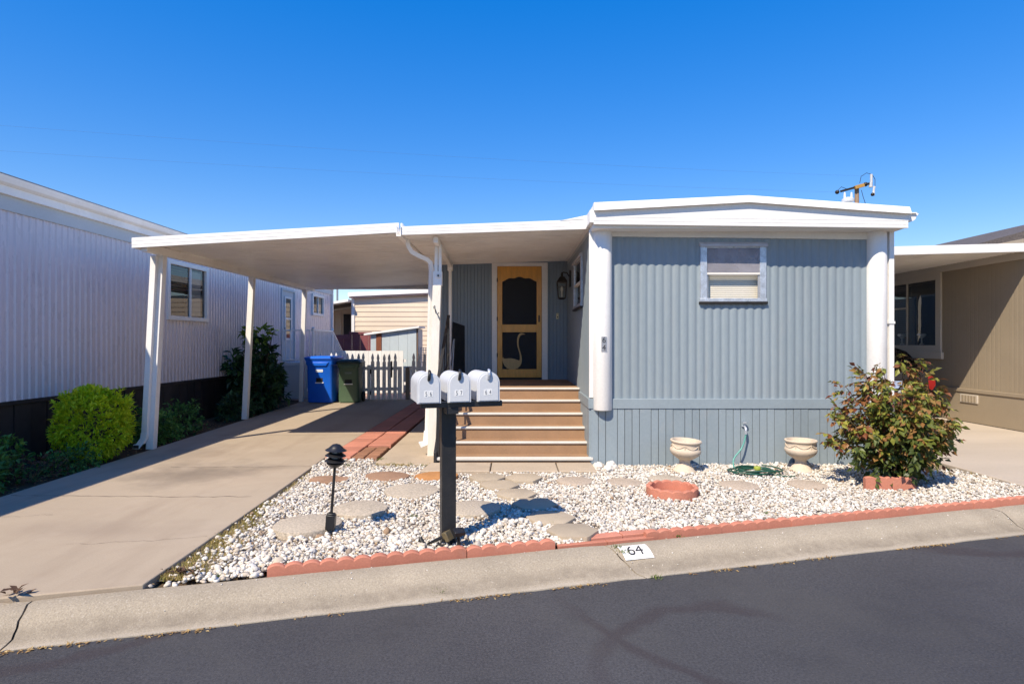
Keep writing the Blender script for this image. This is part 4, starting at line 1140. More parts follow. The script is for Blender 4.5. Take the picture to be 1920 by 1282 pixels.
b = MB(); b.box(-6.1, 1.5, 23.02, 27, 0, 3.35); b.build('house_body', BEIGE, bh)
b = MB(); b.box(-6.17, -6.06, 22.95, 23.04, 0, 3.32); b.build('corner_trim', WHITE, bh)
b = MB(); b.loft([[(x, 22.75, z0), (x, 27, z0), (x, 27, z0 + .16), (x, 22.75, z0 + .16)] for x, z0 in ((-6.25, 3.30), (1.6, 3.66))]); b.build('roof', ROOF_WHITE, bh)
b = MB(); b.loft([[(x, 22.80, z0), (x, 22.95, z0), (x, 22.95, z0 + .055), (x, 22.80, z0 + .055)] for x, z0 in ((-6.22, 3.24), (1.6, 3.60))]); b.build('eave_trim', M('pink_trim', (.52, .36, .30), .6), bh)
b = MB(); b.box(-8.6, -6.1, 25.4, 25.6, 0, 3.2); b.build('recessed_wall', BEIGE, bh)
for x0 in (-7.9, -7.6, -7.3, -6.7, -6.45):
    b = MB(); b.box(x0, x0 + .05, 25.37, 25.4, 0, 3.1); b.build('batten', BEIGE, bh)
b = MB(); b.box(-7.15, -6.85, 25.35, 25.4, .9, 2.75); b.build('dark_door', DARK_IRON, bh)
b = MB(); b.loft([[(x, 22.6, z0), (x, 25.5, z0), (x, 25.5, z0 + .09), (x, 22.6, z0 + .09)] for x, z0 in ((-8.6, 2.72), (-6.2, 3.10))]); b.build('patio_roof', ROOF_WHITE, bh)
b = MB(); b.loft([[(x, 23.2, z0 - .14), (x, 23.3, z0 - .14), (x, 23.3, z0), (x, 23.2, z0)] for x, z0 in ((-8.6, 2.72), (-6.2, 3.10))]); b.build('beam', M('brown_beam', (.12, .08, .05), .8), bh)
lt = thing('trellis', 'small white lattice panel beside the shed', 'trellis', (-2.65, 19.2, 0))
for k in range(9):
    b = MB(); b.box(-2.93 + .075 * k, -2.91 + .075 * k, 19.2, 19.21, .9, 1.40); b.build('slat', TRELLIS, lt)
for k in range(7):
    b = MB(); b.box(-2.95, -2.3, 19.211, 19.222, .92 + .075 * k, .94 + .075 * k); b.build('slat', TRELLIS, lt)
b = MB(); b.box(-2.95, -2.92, 19.19, 19.23, 0, 1.4); b.box(-2.33, -2.3, 19.19, 19.23, 0, 1.4); b.build('frame', TRELLIS, lt)
# thin mast and red roofed house far behind
b = MB(); b.tube([(-11.7, 40, -.3), (-11.7, 40, 5.2)], .07, 8); tag(b.build('mast', ALU_DULL, org=(-11.7, 40, -.3), smooth=40), 'thin grey mast seen under the carport roof', 'mast')
fh = thing('red_roof_house', 'distant house whose red tile roof peaks over the beige house', 'house', (-8, 62, 0))
b = MB(); b.box(-11.5, -4.5, 60, 67, -.3, 5.4); b.build('wall', BEIGE, fh)
b = MB(); b.loft([[(-12, 59.5, 5.4), (-4, 59.5, 5.4), (-4, 67.5, 5.4), (-12, 67.5, 5.4)], [(-8.1, 63.3, 7.15), (-7.9, 63.3, 7.15), (-7.9, 63.7, 7.15), (-8.1, 63.7, 7.15)]]); b.build('roof', RED_TILE, fh)
b = MB(); b.lathe([(.08, 0), (.08, .3), (.12, .32), (.02, .42)], (-8, 63.4, 7.1), 10); b.build('roof_vent', RED_TILE, fh)

# ------------------------------------------------------------------ taupe neighbour on the right
QX = 8.82
rt = thing('manufactured_home', 'taupe sided home with wide white-framed window on the right edge', 'house', (QX + 3, 12, 0))
QF = Fr((QX, 0, 0), (0, 1, 0), (-1, 0, 0))
QW = (12.33, 15.6, 1.42, 2.94)
corr_build(corr(QF, 4, 20, .66, 3.35, .10, .002, 'groove', [QW], 10), 'side_wall', TAUPE, rt, 30)
b = MB(); b.box(QX + .5, QX + 8, 4, 20, 0, 3.3); b.box(QX, QX + .5, 4, 4.1, 0, 3.3); b.build('house_body', TAUPE, rt)
b = MB(); b.box(QX - .03, QX + .01, 4, 20, .60, .665); b.build('band_board', TAUPE, rt, bevel=.004)
b = MB(); b.box(QX - .012, QX + .02, 4, 20, .03, .60); b.build('skirting', TAUPE, rt)
b = MB(); b.box(QX - .02, QX + .02, 4, 20, -.02, .028); b.build('base_strip', DARK_IRON, rt)
b = MB(); b.box(QX - .05, QX + .0, 4, 20, 3.0, 3.145); b.build('header_board', TAUPE_TRIM, rt, bevel=.004)
w = slider(QF, 12.4, 15.5, 1.5, 2.86, rt, TAUPE_TRIM, .15, 3, .035, split=[13.32, 14.75])
b = MB(); b.fbox(QF, 12.2, 15.7, .0, .06, 1.22, 1.36); b.build('sill', TAUPE_TRIM, w, bevel=.004)
b = MB(); b.fbox(QF, 13.34, 14.73, -.005, .012, 2.30, 2.34); b.build('meeting_rail', TAUPE_TRIM, w)
b = MB(); z = 1.5
while z < 2.86: b.fbox(QF, 13.34, 15.5, -.12, -.08, z, z + .01); z += .045
b.build('blind', M('grey_green_blind', (.13, .15, .14), .6), w)
for yy, cz in ((12.95, .0), (13.6, .0)):
    b = MB(); b.lathe([(.05, 1.51), (.015, 1.55), (.015, 1.64), (.09, 1.72), (.075, 1.75), (.02, 1.75)], (QX + .06, yy, cz), 12); b.build('window_ornament', STICKER, w, smooth=50)
b = MB(); b.fbox(QF, 11.28, 11.72, .012, .03, .40, .56)
vt = b.build('foundation_vent', TAUPE_TRIM, rt, bevel=.003)
for k in range(5):
    b = MB(); b.fbox(QF, 11.32 + .075 * k, 11.375 + .075 * k, .03, .036, .42, .54); b.build('louvre', TAUPE, vt)
b = MB(); b.loft([[(QX - .3, y, 3.27), (QX - .3, y, 3.33), (QX + 4, y, 4.5), (QX + 8.3, y, 3.33), (QX + 8.3, y, 3.27)] for y in (11.6, 20)]); b.build('roof', SHINGLE, rt)
ra = thing('carport', 'white awning over the right hand driveway fixed to the taupe home', 'carport', (7.2, 14, 2.8))
def zra(x, y): return 3.04 + (x - 5.6) * .026
plain(ribbed_pan(lambda y: 5.6, lambda y: QX - .001, 10.07, 18, zra, .27, .035), 'roof_pan', WHITE_ALU, ra)
b = MB(); b.loft([[(x, 10.03, z0), (x, 10.07, z0 + .006), (x, 10.07, z0 + .145), (x, 10.03, z0 + .145)] for x, z0 in ((5.58, 3.005), (QX + .6, 3.105))]); b.build('front_fascia', WHITE, ra, bevel=.004)
b = MB(); b.box(5.62, 5.70, 10.1, 17.9, 2.93, 3.04); b.build('beam', WHITE_ALU, ra)
for y in (10.4, 14, 17.6):
    b = MB(); b.post((5.66, y, .02), (5.66, y, 2.93), .09); b.build('post', WHITE, ra)

# dark car under that awning, seen from behind
car = thing('parked_car', 'black hatchback with wraparound red tail lamps parked beside the taupe home', 'car', (7.35, 13.6, .02))
def carsec(y, hw, z0, z1, zs, hw2):     # half width at belt, sill, shoulder heights, roof half width
    return [(-hw * .94, y, z0), (hw * .94, y, z0), (hw, y, z0 + .25), (hw, y, zs - .12), (hw * .96, y, zs), (hw2, y, z1), (-hw2, y, z1), (-hw * .96, y, zs), (-hw, y, zs - .12), (-hw, y, z0 + .25)]
b = MB()
b.loft([carsec(*q) for q in ((-2.12, .66, .38, .86, .82, .60), (-2.06, .76, .26, .98, .90, .66), (-1.9, .82, .20, 1.0, .93, .70), (-1.2, .86, .18, 1.02, .95, .74), (.9, .86, .18, .98, .92, .74), (1.3, .85, .18, .95, .88, .74), (2.0, .78, .22, .78, .70, .66), (2.14, .6, .34, .62, .58, .5))])
body = b.build('body', CARB, car, smooth=35, local=True, bevel=.02)
b = MB()
b.loft([[(-.72, -2.0, .98), (.72, -2.0, .98), (.76, 1.15, .96), (-.76, 1.15, .96)], [(-.62, -1.55, 1.36), (.62, -1.55, 1.36), (.66, .3, 1.40), (-.66, .3, 1.40)], [(-.54, -1.35, 1.43), (.54, -1.35, 1.43), (.56, .05, 1.47), (-.56, .05, 1.47)]])
b.build('cabin', CARB, car, smooth=35, local=True, bevel=.03)
b = MB(); b.loft([[(-.64, -1.985, 1.01), (.64, -1.985, 1.01), (.66, -1.97, 1.0), (-.66, -1.97, 1.0)], [(-.56, -1.60, 1.33), (.56, -1.60, 1.33), (.56, -1.56, 1.33), (-.56, -1.56, 1.33)]]); b.build('rear_window', GLASS_DARK, car, local=True)
for sx in (-1, 1):
    b = MB(); b.loft([[(sx * .50, y0, z), (sx * w_, y0, z), (sx * (w_ + .03), y1, z), (sx * .50, y1, z)] for y0, y1, w_, z in ((-2.11, -1.98, .74, .62), (-2.12, -1.9, .80, .72), (-2.10, -1.88, .80, .86), (-2.03, -1.88, .74, .95))])
    b.build('tail_lamp', CARR, car, smooth=40, local=True, bevel=.01)
b = MB(); b.box(-.38, .38, -2.04, -2.0, .955, .99); b.build('brake_lamp', CARR, car, local=True, bevel=.006)
b = MB(); b.box(-.16, .16, -2.155, -2.13, .66, .80); pt = b.build('number_plate', PLATE, car, local=True, bevel=.004)
b = MB(); b.lathe([(.001, 0), (.05, 0), (.05, .012), (.001, .016)], (0, 0, 0), 16); b.v = [(v[0] + .1, -2.14 - v[2], .58 + v[1]) for v in b.v]; b.build('round_badge', ALU, car, local=True)
b = MB(); b.box(-.7, .7, -2.2, -2.0, .34, .50); b.build('bumper', BLACK_PLASTIC, car, local=True, bevel=.03)
for sx in (-1, 1):
    for yy in (-1.32, 1.30):
        b = MB(); b.lathe([(.18, -.1), (.30, -.1), (.315, -.06), (.315, .06), (.30, .1), (.18, .1)], (0, 0, 0), 28); b.v = [(sx * .76 + v[2], yy + v[0], .30 + v[1]) for v in b.v]
        w = b.build('wheel', RUBBER, car, smooth=40, local=True)
        b = MB(); b.lathe([(.02, .08), (.19, .09), (.19, .1), (.02, .11)], (0, 0, 0), 20); b.v = [(sx * .76 + sx * v[2], yy + v[0], .30 + v[1]) for v in b.v]; b.build('rim', ALU_DULL, w, local=True)

# ------------------------------------------------------------------ wheelie bins
def rsec(w, d, z, y0=0, r=.06, n=4):
    pts = []
    for cx, cy, a0 in ((w / 2 - r, d - r, 0), (-w / 2 + r, d - r, 90), (-w / 2 + r, r, 180), (w / 2 - r, r, 270)):
        for k in range(n + 1):
            a = R(a0 + 90 * k / n); pts.append((cx + r * math.cos(a), y0 + cy + r * math.sin(a), z))
    return pts
def bin_thing(name, label, loc, rz, w0, w1, h, mat, lidmat, dep, group, bluelike):
    t = thing(name, label, 'bin', loc, rz, group)
    b = MB(); b.loft([rsec(w0, dep * .74, .02, .05), rsec(w0 + .02, dep * .76, .10, .045), rsec(w1 - .05, dep * .92, h * .80, .01), rsec(w1, dep * .95, h * .82, 0), rsec(w1 + .01, dep * .97, h * .90, -.004), rsec(w1 + .04, dep, h * .905, -.015), rsec(w1 + .04, dep, h * .94, -.015)])
    b.build('body', mat, t, smooth=40, local=True)
    # front grip pocket
    b = MB(); yy = lambda z: .045 - (z - .1) / (h * .8 - .1) * .035
    b.loft([[(-w1 * .36, yy(h * .84) - .035, h * .875), (w1 * .36, yy(h * .84) - .035, h * .875), (w1 * .36, yy(h * .84), h * .88), (-w1 * .36, yy(h * .84), h * .88)], [(-w1 * .26, yy(h * .8) - .028, h * .79), (w1 * .26, yy(h * .8) - .028, h * .79), (w1 * .26, yy(h * .8) + .01, h * .79), (-w1 * .26, yy(h * .8) + .01, h * .79)]])
    b.build('front_grip', mat, t, local=True, bevel=.015)
    b = MB(); b.box(-.085, .085, yy(h * .47) - .004, yy(h * .47) + .02, h * .44, h * .54); b.build('lift_pocket', DARKROOM, t, local=True)
    b = MB(); b.tube([(-.105, yy(h * .43) - .012, h * .435), (.105, yy(h * .43) - .012, h * .435)], .014, 8); b.build('lift_bar', WHITE_ALU, t, smooth=40, local=True)
    b = MB(); b.box(-.09, .09, yy(h * .7) - .006, yy(h * .7) + .02, h * .665, h * .72); lb = b.build('label_plate', STICKER if bluelike else M('faded_label', (.13, .17, .13), .6), t, local=True)
    b = MB()
    for k in range(5): b.box(-.07 + .03 * k, -.05 + .03 * k, yy(h * .7) - .008, yy(h * .7), h * .68, h * .705)
    b.build('label_print', M('label_print_ink', (.45, .52, .70) if bluelike else (.2, .24, .2), .6), lb, local=True)
    b = MB()
    if bluelike: b.loft([rsec(w1 + .06, dep + .06, h * .935, -.03), rsec(w1 + .08, dep + .08, h * .95, -.04), rsec(w1 + .07, dep + .07, h * .975, -.035), rsec(w1 - .02, dep - .02, h * .992, 0), rsec(w1 - .10, dep - .1, h, .05)])
    else: b.loft([rsec(w1 + .06, dep + .05, h * .90, -.025), rsec(w1 + .07, dep + .06, h * .93, -.03), rsec(w1 - .0, dep - .05, h * .985, .03), rsec(w1 - .14, dep - .2, h, .1)])
    b.build('lid', lidmat, t, smooth=35, local=True)
    b = MB(); b.tube([(-w1 * .42, dep + .05, h * .93), (w1 * .42, dep + .05, h * .93)], .016, 8); b.build('handle', mat, t, local=True)
    for sx in (-1, 1):
        b = MB(); b.lathe([(.02, -.03), (.12, -.03), (.13, -.015), (.13, .015), (.12, .03), (.02, .03)], (0, 0, 0), 22); b.v = [(sx * (w0 / 2 + .035) + v[2], dep * .72 + v[0], .13 + v[1]) for v in b.v]
        b.build('wheel', RUBBER, t, smooth=40, local=True)
    return t
bin_thing('wheelie_bin', 'large bright blue wheelie bin beside the rear carport post', (-4.85, 15.02, .028), R(-2), .62, .70, 1.18, BIN_BLUE, BIN_BLUE, .78, 'wheelie bins at the end of the driveway', True)
bin_thing('wheelie_bin', 'smaller olive green wheelie bin with dark lid beside the gate', (-4.13, 15.06, .028), R(3), .50, .545, 1.10, BIN_GREEN, BIN_GREEN_LID, .68, 'wheelie bins at the end of the driveway', False)

# ------------------------------------------------------------------ mailboxes
MA = R(16.5)
ms = thing('mailbox_stand', 'three pale grey mailboxes numbered 56, 57 and 64 on a black post', 'mailboxes', (-.50, 4.66, 0), MA)
b = MB(); b.box(-.056, .056, -.05, .05, -.05, 1.10); b.build('post', BLACK_PAINT, ms, local=True, bevel=.006)
b = MB(); b.box(-.235, .385, -.20, -.13, 1.080, 1.122); b.build('crossbar', BLACK_PAINT, ms, local=True, bevel=.003)
b = MB(); b.box(-.215, .365, .16, .23, 1.080, 1.122); b.build('crossbar', BLACK_PAINT, ms, local=True, bevel=.003)
b = MB(); b.box(-.045, .045, -.20, .23, 1.03, 1.0795); b.build('bearer', BLACK_PAINT, ms, local=True, bevel=.003)
for cx, num, flip, dy, rz in ((-.185, '56', 0, -.02, .005), (.045, '57', 0, -.0, -.004), (.272, '64', 1, .015, .008)):
    w, hh, L = .166, .218, .42
    r = w / 2; yF = -.235 + dy
    ang = [math.pi * k / 14 for k in range(15)]
    arch = lambda e, y, z0=1.123: [(cx - r + e, y, z0 + e * .6), (cx + r - e, y, z0 + e * .6)] + [(cx + (r - e) * math.cos(a), y, z0 + hh - r + (r - e) * math.sin(a)) for a in ang]
    b = MB(); b.loft([arch(.006, yF + .004), arch(0, yF + .012), arch(0, yF + L), arch(.012, yF + L + .008)])
    m_ = b.build('mailbox', MAILBOX, ms, smooth=35, local=True); m_.rotation_euler = (0, 0, 0)
    b = MB(); b.loft([arch(-.003, yF + .0), arch(-.005, yF + .004), arch(-.005, yF + .022), arch(-.001, yF + .024)]); b.build('door_rim', MAILBOX, m_, smooth=30, local=True)
    b = MB(); b.loft([arch(.010, yF - .006), arch(.007, yF - .003), arch(.007, yF + .004)]); b.build('door', MAILBOX, m_, smooth=30, local=True)
    b = MB()
    zt = 1.123 + hh
    b.tube([(cx - .004, yF - .010, zt - .052), (cx - .002, yF - .018, zt - .03), (cx, yF - .020, zt - .008), (cx + .002, yF - .010, zt + .012), (cx + .002, yF + .012, zt + .018)], [.011, .012, .011, .012, .009], 8)
    b.build('door_pull', ALU if flip else BLACK_PLASTIC, m_, smooth=50, local=True)
    for q in (-1, 1):
        b = MB(); b.box(cx - .006 + q * .0165 - .0155, cx - .006 + q * .0165 + .0155, yF - .0072, yF - .0055, 1.168 + (.002 if q > 0 else 0), 1.212 + (.002 if q > 0 else 0))
        sk = b.build('number_sticker', STICKER, m_, local=True)
        frt = Fr((cx - .006 + q * .0165, yF - .0075, 1.190), (1, 0, 0), (0, -1, 0))
        text_mb(num[0 if q < 0 else 1], .044, frt, .001, .001, squash=.75).build('digit', INK_GREY, sk, local=True) if False else None
        tm = text_mb(num[0 if q < 0 else 1], .046, frt, .001, .001, squash=.72)
        me = tm.mesh('digit', INK_GREY); o = bpy.data.objects.new('number_digit', me); COL.objects.link(o); o.parent = m_

# ------------------------------------------------------------------ small garden things
# tiered path lamp, leaning
pl_ = thing('path_lamp', 'black tiered path lamp leaning over the gravel by the driveway edge', 'garden lamp', (-1.485, 4.87, .0))
pl_.rotation_euler = (0, R(4.2), 0)
b = MB(); b.tube([(0, 0, .16), (0, 0, .56)], .0115, 10); b.build('stem', BLACK_PLASTIC, pl_, smooth=40, local=True)
b = MB(); b.box(-.036, .036, -.03, .03, .045, .165); b.box(-.030, .030, -.024, .024, .165, .178); jb = b.build('junction_box', BLACK_PLASTIC, pl_, local=True, bevel=.005)
b = MB(); b.tube([(-.02, 0, .045), (-.022, 0, -.05)], .006, 6); b.tube([(.02, .0, .045), (.022, 0, -.05)], .006, 6); b.build('ground_spike', BLACK_PLASTIC, pl_, local=True)
b = MB()
b.lathe([(.012, .545), (.03, .553), (.062, .575), (.07, .585), (.066, .590), (.05, .592), (.052, .605)], (0, 0, 0), 28)
b.build('lamp_base', BLACK_PLASTIC, pl_, smooth=40, local=True)
for z in (.612, .656):
    b = MB(); b.lathe([(.083, z - .012), (.085, z - .010), (.052, z + .016), (.045, z + .016), (.05, z + .008)], (0, 0, 0), 28); b.build('louvre_ring', BLACK_PLASTIC, pl_, smooth=40, local=True)
b = MB(); b.lathe([(.085, .688), (.087, .690), (.055, .712), (.053, .716), (.03, .737), (.001, .745)], (0, 0, 0), 28); b.build('lamp_cap', BLACK_PLASTIC, pl_, smooth=40, local=True)
b = MB(); b.lathe([(.034, .59), (.034, .70)], (0, 0, 0), 20); b.build('lens', M('frosted_lens', (.5, .5, .48), .3), pl_, smooth=40, local=True)
for k in range(4):
    a = R(45 + 90 * k); b = MB(); b.tube([(.05 * math.cos(a), .05 * math.sin(a), .585), (.05 * math.cos(a), .05 * math.sin(a), .70)], .005, 6); b.build('lamp_strut', BLACK_PLASTIC, pl_, local=True)

def spotlight(label, loc, rz, tilt, fallen=False):
    t = thing('garden_spotlight', label, 'garden lamp', loc, rz)
    if fallen: t.rotation_euler = (R(62), R(0), rz)
    b = MB(); b.lathe([(.006, -.08), (.012, .0), (.014, .03), (.013, .10)], (0, 0, 0), 10); b.build('ground_spike', BLACK_PLASTIC, t, smooth=40, local=True)
    b = MB(); b.obox((.0, -.01, .135), (.085, .075, .034), Euler((R(tilt), 0, 0)).to_matrix()); b.obox((.0, .005, .115), (.05, .05, .03), Euler((R(tilt), 0, 0)).to_matrix()); b.build('lamp_head', BLACK_PLASTIC if not fallen else M('tarnished_brass', (.13, .10, .05), .5, .3, 12), t, local=True, bevel=.006)
    return t
spotlight('small black spotlight on a spike against the mailbox post foot', (-.405, 4.53, .0), R(20), 14)
spotlight('tarnished spotlight tipped over in the gravel left of the mailbox post', (-.60, 4.56, .05), R(70), 0, True)
b = MB(); b.tube([(-.58, 4.53, .02), (-.55, 4.50, .045), (-.52, 4.47, .05), (-.49, 4.43, .075)], .006, 6); b.tube([(-.72, 4.62, .02), (-.70, 4.60, .06), (-.68, 4.58, .03)], .014, 6)
tag(b.build('lamp_cable', WIRE, org=(-.58, 4.5, .02)), 'loose black lamp cable lying over the edging by the post', 'cable')

# stepping stones
rs = random.Random(31)
def stone(name, label, x, y, r, top, mat, group, n=40, sy=1.0, th=.06, wob=.02, rot=0, kind='round'):
    pts = []
    if kind == 'hex':
        for k in range(6):
            a = R(60 * k) + rot; pts.append((r * math.cos(a) * (1 + rs.uniform(-wob, wob)), r * math.sin(a) * (1 + rs.uniform(-wob, wob))))
        q = []
        for k in range(6):
            a, b_ = Vector(pts[k]), Vector(pts[(k + 1) % 6])
            for f in (.06, .35, .65, .94):
                q.append(tuple(a.lerp(b_, f) + Vector((rs.uniform(-.003, .003), rs.uniform(-.003, .003)))))
        pts = q
    else:
        ph = [rs.uniform(0, 6.28) for _ in range(3)]
        for k in range(n):
            a = 2 * math.pi * k / n
            rr = r * (1 + wob * (math.sin(2 * a + ph[0]) + .6 * math.sin(3 * a + ph[1]) + .4 * math.sin(7 * a + ph[2])))
            pts.append((rr * math.cos(a), rr * sy * math.sin(a)))
    b = MB(); sec = lambda f, z: [(px_ * f, py_ * f, z + rs.uniform(-.0008, .0008)) for px_, py_ in pts]
    b.loft([sec(.99, top - th), sec(1.0, top - .010), sec(.99, top - .002), sec(.97, top)])
    o = b.build(name, mat, None, smooth=30, local=True)
    o.location = (x, y, 0); o.rotation_euler = (rs.uniform(-.02, .02), rs.uniform(-.02, .02), 0)
    return tag(o, label, 'paver', group)
G1 = 'round stepping stones in the gravel'; G2 = 'hexagonal pavers leading to the steps'
STONES = []
def rstone(label, x, y, r, top, mat, **k):
    STONES.append((x, y, r * .97, k.get('sy', 1.0), top)); stone('stepping_stone', label, x, y, r, top, mat, G1, **k)
rstone('pale aggregate round paver under the leaning path lamp', -1.72, 5.03, .275, .048, AGG)
rstone('pale aggregate round paver just behind the path lamp stem', -1.40, 5.52, .25, .042, AGG, wob=.03)
rstone('pale round paver between the path lamp and the mailbox post', -1.035, 6.17, .275, .045, AGG)
rstone('round aggregate paver half hidden behind the mailbox post', -.355, 5.50, .25, .050, AGG)
rstone('irregular brown paver at the driveway edge', -2.06, 6.72, .21, .035, BROWN_STONE, wob=.08, sy=.75)
rstone('brown round paver in front of the brick strip', -1.43, 6.86, .26, .040, BROWN_STONE, sy=.85, wob=.04)
rstone('orange brown round paver left of the mailbox post', -.87, 6.88, .25, .040, ORANGE_STONE, sy=.85, wob=.03)
rstone('tan round paver sunk in gravel right of the hexagons', .70, 6.66, .205, .030, AGG_TAN, wob=.03)
rstone('greyish round paver left of the terracotta ring', 1.25, 6.60, .20, .028, AGG_TAN, wob=.03)
rstone('grey round paver just behind the terracotta ring', 1.74, 6.74, .20, .028, AGG, wob=.03)
rstone('tan round paver in front of the hose coil', 2.45, 6.45, .21, .028, AGG_TAN, wob=.03)
rstone('faint tan round paver nearest the bush', 3.22, 6.50, .20, .026, AGG_TAN, wob=.03)
for lab, x, y in (('hexagon paver against the slabs, left of the pair', -.285, 6.78), ('hexagon paver against the slabs, right of the pair', .135, 6.76), ('third hexagon paver from the slabs', -.135, 6.42), ('hexagon paver at the edge of the mailbox shadow', .04, 6.05), ('hexagon paver lying in the mailbox shadow', .215, 5.66), ('second nearest hexagon paver to the kerb', .34, 5.22), ('nearest hexagon paver to the kerb', .49, 4.86)):
    STONES.append((x, y, .205, .88, .045)); stone('hexagon_paver', lab, x, y, .218, .045, HEXC, G2, kind='hex', rot=rs.uniform(-.06, .06))

# scalloped edging along the kerb, blocks lying end to end
def edging_mesh(nsc, pw=.1135, h=.066, amp=.022, th=.055, name='edging_block', mat=None, arc=None):
    b = MB(); top = []
    for k in range(nsc):
        for j in range(8):
            f = j / 8; top.append((pw * (k + f), h - amp + amp * math.sin(math.pi * f) ** .75))
    top.append((pw * nsc, h - amp)); L = pw * nsc
    def P(a, n, z):
        if arc:
            R_ = arc; t = a / R_
            return ((R_ + n) * math.sin(t), R_ - (R_ + n) * math.cos(t) - 0, z)
        return (a, n, z)
    secs = []
    for n, dz in ((0, -.008), (.008, 0), (th - .008, 0), (th, -.008)):
        sec = [P(a, n, z + dz) for a, z in top] + [P(a, n, -.04) for a, z in top[::-1]]
        secs.append(sec)
    # build strip by strip so every cap stays convex
    b2 = MB(); m = len(top)
    for si in range(len(secs) - 1):
        A, B = secs[si], secs[si + 1]
        for j in range(m - 1): b2.add([A[j], A[j + 1], B[j + 1], B[j]], [(0, 1, 2, 3)])
    for sec in (secs[0], secs[-1]):
        for j in range(m - 1): b2.add([sec[j], sec[j + 1], sec[2 * m - 2 - j], sec[2 * m - 1 - j]], [(0, 1, 2, 3)])
    for j in (0, m - 1):
        for si in range(3): b2.add([secs[si][j], secs[si + 1][j], secs[si + 1][2 * m - 1 - j], secs[si][2 * m - 1 - j]], [(0, 1, 2, 3)])
    key = {}; nv = []; mp_ = []
    for v in b2.v:
        k = tuple(round(q, 4) for q in v)
        if k not in key: key[k] = len(nv); nv.append(v)
        mp_.append(key[k])
    b2.v = nv; b2.f = [tuple(mp_[i] for i in f) for f in b2.f]
    return b2.mesh(name, mat or TERRA, smooth=35)
em = edging_mesh(6); em3 = edging_mesh(6, h=.062, amp=.016)
def edging_run(label, s0, n, nn, mesh):
    t = thing('garden_edging', label, 'edging', cp(s0, nn), math.atan2(T.y, T.x))
    for k in range(n):
        o = bpy.data.objects.new('edging_block', mesh); COL.objects.link(o); o.parent = t
        o.location = (k * .685 + rs.uniform(-.002, .002), rs.uniform(-.006, .006), rs.uniform(-.004, .004))
        o.rotation_euler = (rs.uniform(-.06, .03), rs.uniform(-.006, .006), rs.uniform(-.008, .008))
    return t
edging_run('short scalloped salmon edging along the kerb in front of the mailbox post', -1.70, 3, .035, em)
edging_run('long scalloped salmon edging along the kerb towards the right driveway', 1.12, 7, .035, em3)
pr = thing('paver_row', 'flat red bricks filling the gap in the kerb edging', 'bricks', cp(.4, .08), math.atan2(T.y, T.x))
b = MB(); b.loft([[(e, e, z), (.28 - e, e, z), (.28 - e, .095 - e, z), (e, .095 - e, z)] for e, z in ((0, -.04), (0, .018), (.005, .023))]); bk = b.mesh('brick', BRICK)
b = MB(); b.loft([[(e, e, z), (.40 - e, e, z), (.40 - e, .045 - e, z), (e, .045 - e, z)] for e, z in ((0, -.04), (0, .010), (.005, .014))]); bk2 = b.mesh('brick', TERRA)
for me, x, y, rz in ((bk, .27, .03, .03), (bk, .56, .04, -.02), (bk2, -.02, -.045, .0), (bk2, .385, -.05, .01)):
    o = bpy.data.objects.new('brick', me); COL.objects.link(o); o.parent = pr; o.location = (x, y, 0); o.rotation_euler = (0, 0, rz)

# terracotta ring planter: two curved scalloped blocks
ring = thing('tree_ring', 'round scalloped terracotta planter ring sunk in the gravel', 'planter', (1.64, 6.12, 0))
ra_ = .215; nsc = 7; half = edging_mesh(nsc, math.pi * ra_ / nsc, .105, .016, .045, 'ring_block', arc=ra_)
for k in range(2):
    o = bpy.data.objects.new('ring_block', half); COL.objects.link(o); o.parent = ring
    a = math.pi * k + .2
    o.rotation_euler = (0, 0, a); c = Vector((0, ra_, 0)); c.rotate(Euler((0, 0, a))); o.location = -c
b = MB(); b.lathe([(.001, .012), (.205, .010), (.21, -.01)], (1.64, 6.12, 0), 24); b.build('ring_floor', TERRA, ring)
# scalloped block leaning by the bush
b = thing('edging_planter', 'straight scalloped terracotta blocks edging the foot of the bronze bush', 'edging', (3.93, 6.27, 0), R(-3))
for k, (x, y, rz) in enumerate(((-.21, 0, 0), (.30, .02, 1.35))):
    me = edging_mesh(5, .105 if k == 0 else .07, .155, .014, .05)
    o = bpy.data.objects.new('edging_block', me); COL.objects.link(o); o.parent = b; o.location = (x, y, 0); o.rotation_euler = (-.05, 0, rz)

# urns
def urn(label, x, y, rz):
    t = thing('stone_urn', label, 'urn', (x, y, 0), rz, 'stone urns against the skirting')
    b = MB()
    def flut(r, z, a): return (r * (1 + .02 * abs(math.sin(a * 14)) * (.17 < z < .235)), z)
    b.lathe([(.10, -.03), (.135, .005), (.137, .02), (.128, .034), (.118, .042), (.108, .06), (.085, .085), (.066, .105), (.062, .135), (.07, .155), (.085, .165), (.12, .19), (.155, .215), (.178, .245), (.183, .27), (.178, .29), (.168, .30), (.166, .355), (.172, .365), (.182, .372), (.184, .384), (.178, .392), (.162, .392), (.155, .38), (.150, .34), (.12, .31), (.001, .30)], (0, 0, 0), 56, fn=flut)
    b.build('bowl', URN, t, smooth=45, local=True)
    for k in range(6):
        a0 = 2 * math.pi * k / 6; pts = []
        for j in range(11):
            f = j / 10; a = a0 + 2 * math.pi / 6 * f
            pts.append((.171 * math.cos(a), .171 * math.sin(a), .348 - .042 * math.sin(math.pi * f)))
        b = MB(); b.tube(pts, .0055, 6); b.tube([(.171 * math.cos(a0), .171 * math.sin(a0), .352), (.172 * math.cos(a0), .172 * math.sin(a0), .30)], [.007, .004], 6); b.build('garland', URN, t, smooth=50, local=True)
    b = MB(); b.lathe([(.001, .318), (.15, .314), (.152, .30)], (0, 0, 0), 24); b.build('soil', DIRT, t, local=True)
    return t
urn('cast stone garland urn standing left of the hose tap', 2.075, 7.20, .2).rotation_euler = (R(2), R(2.5), .2)
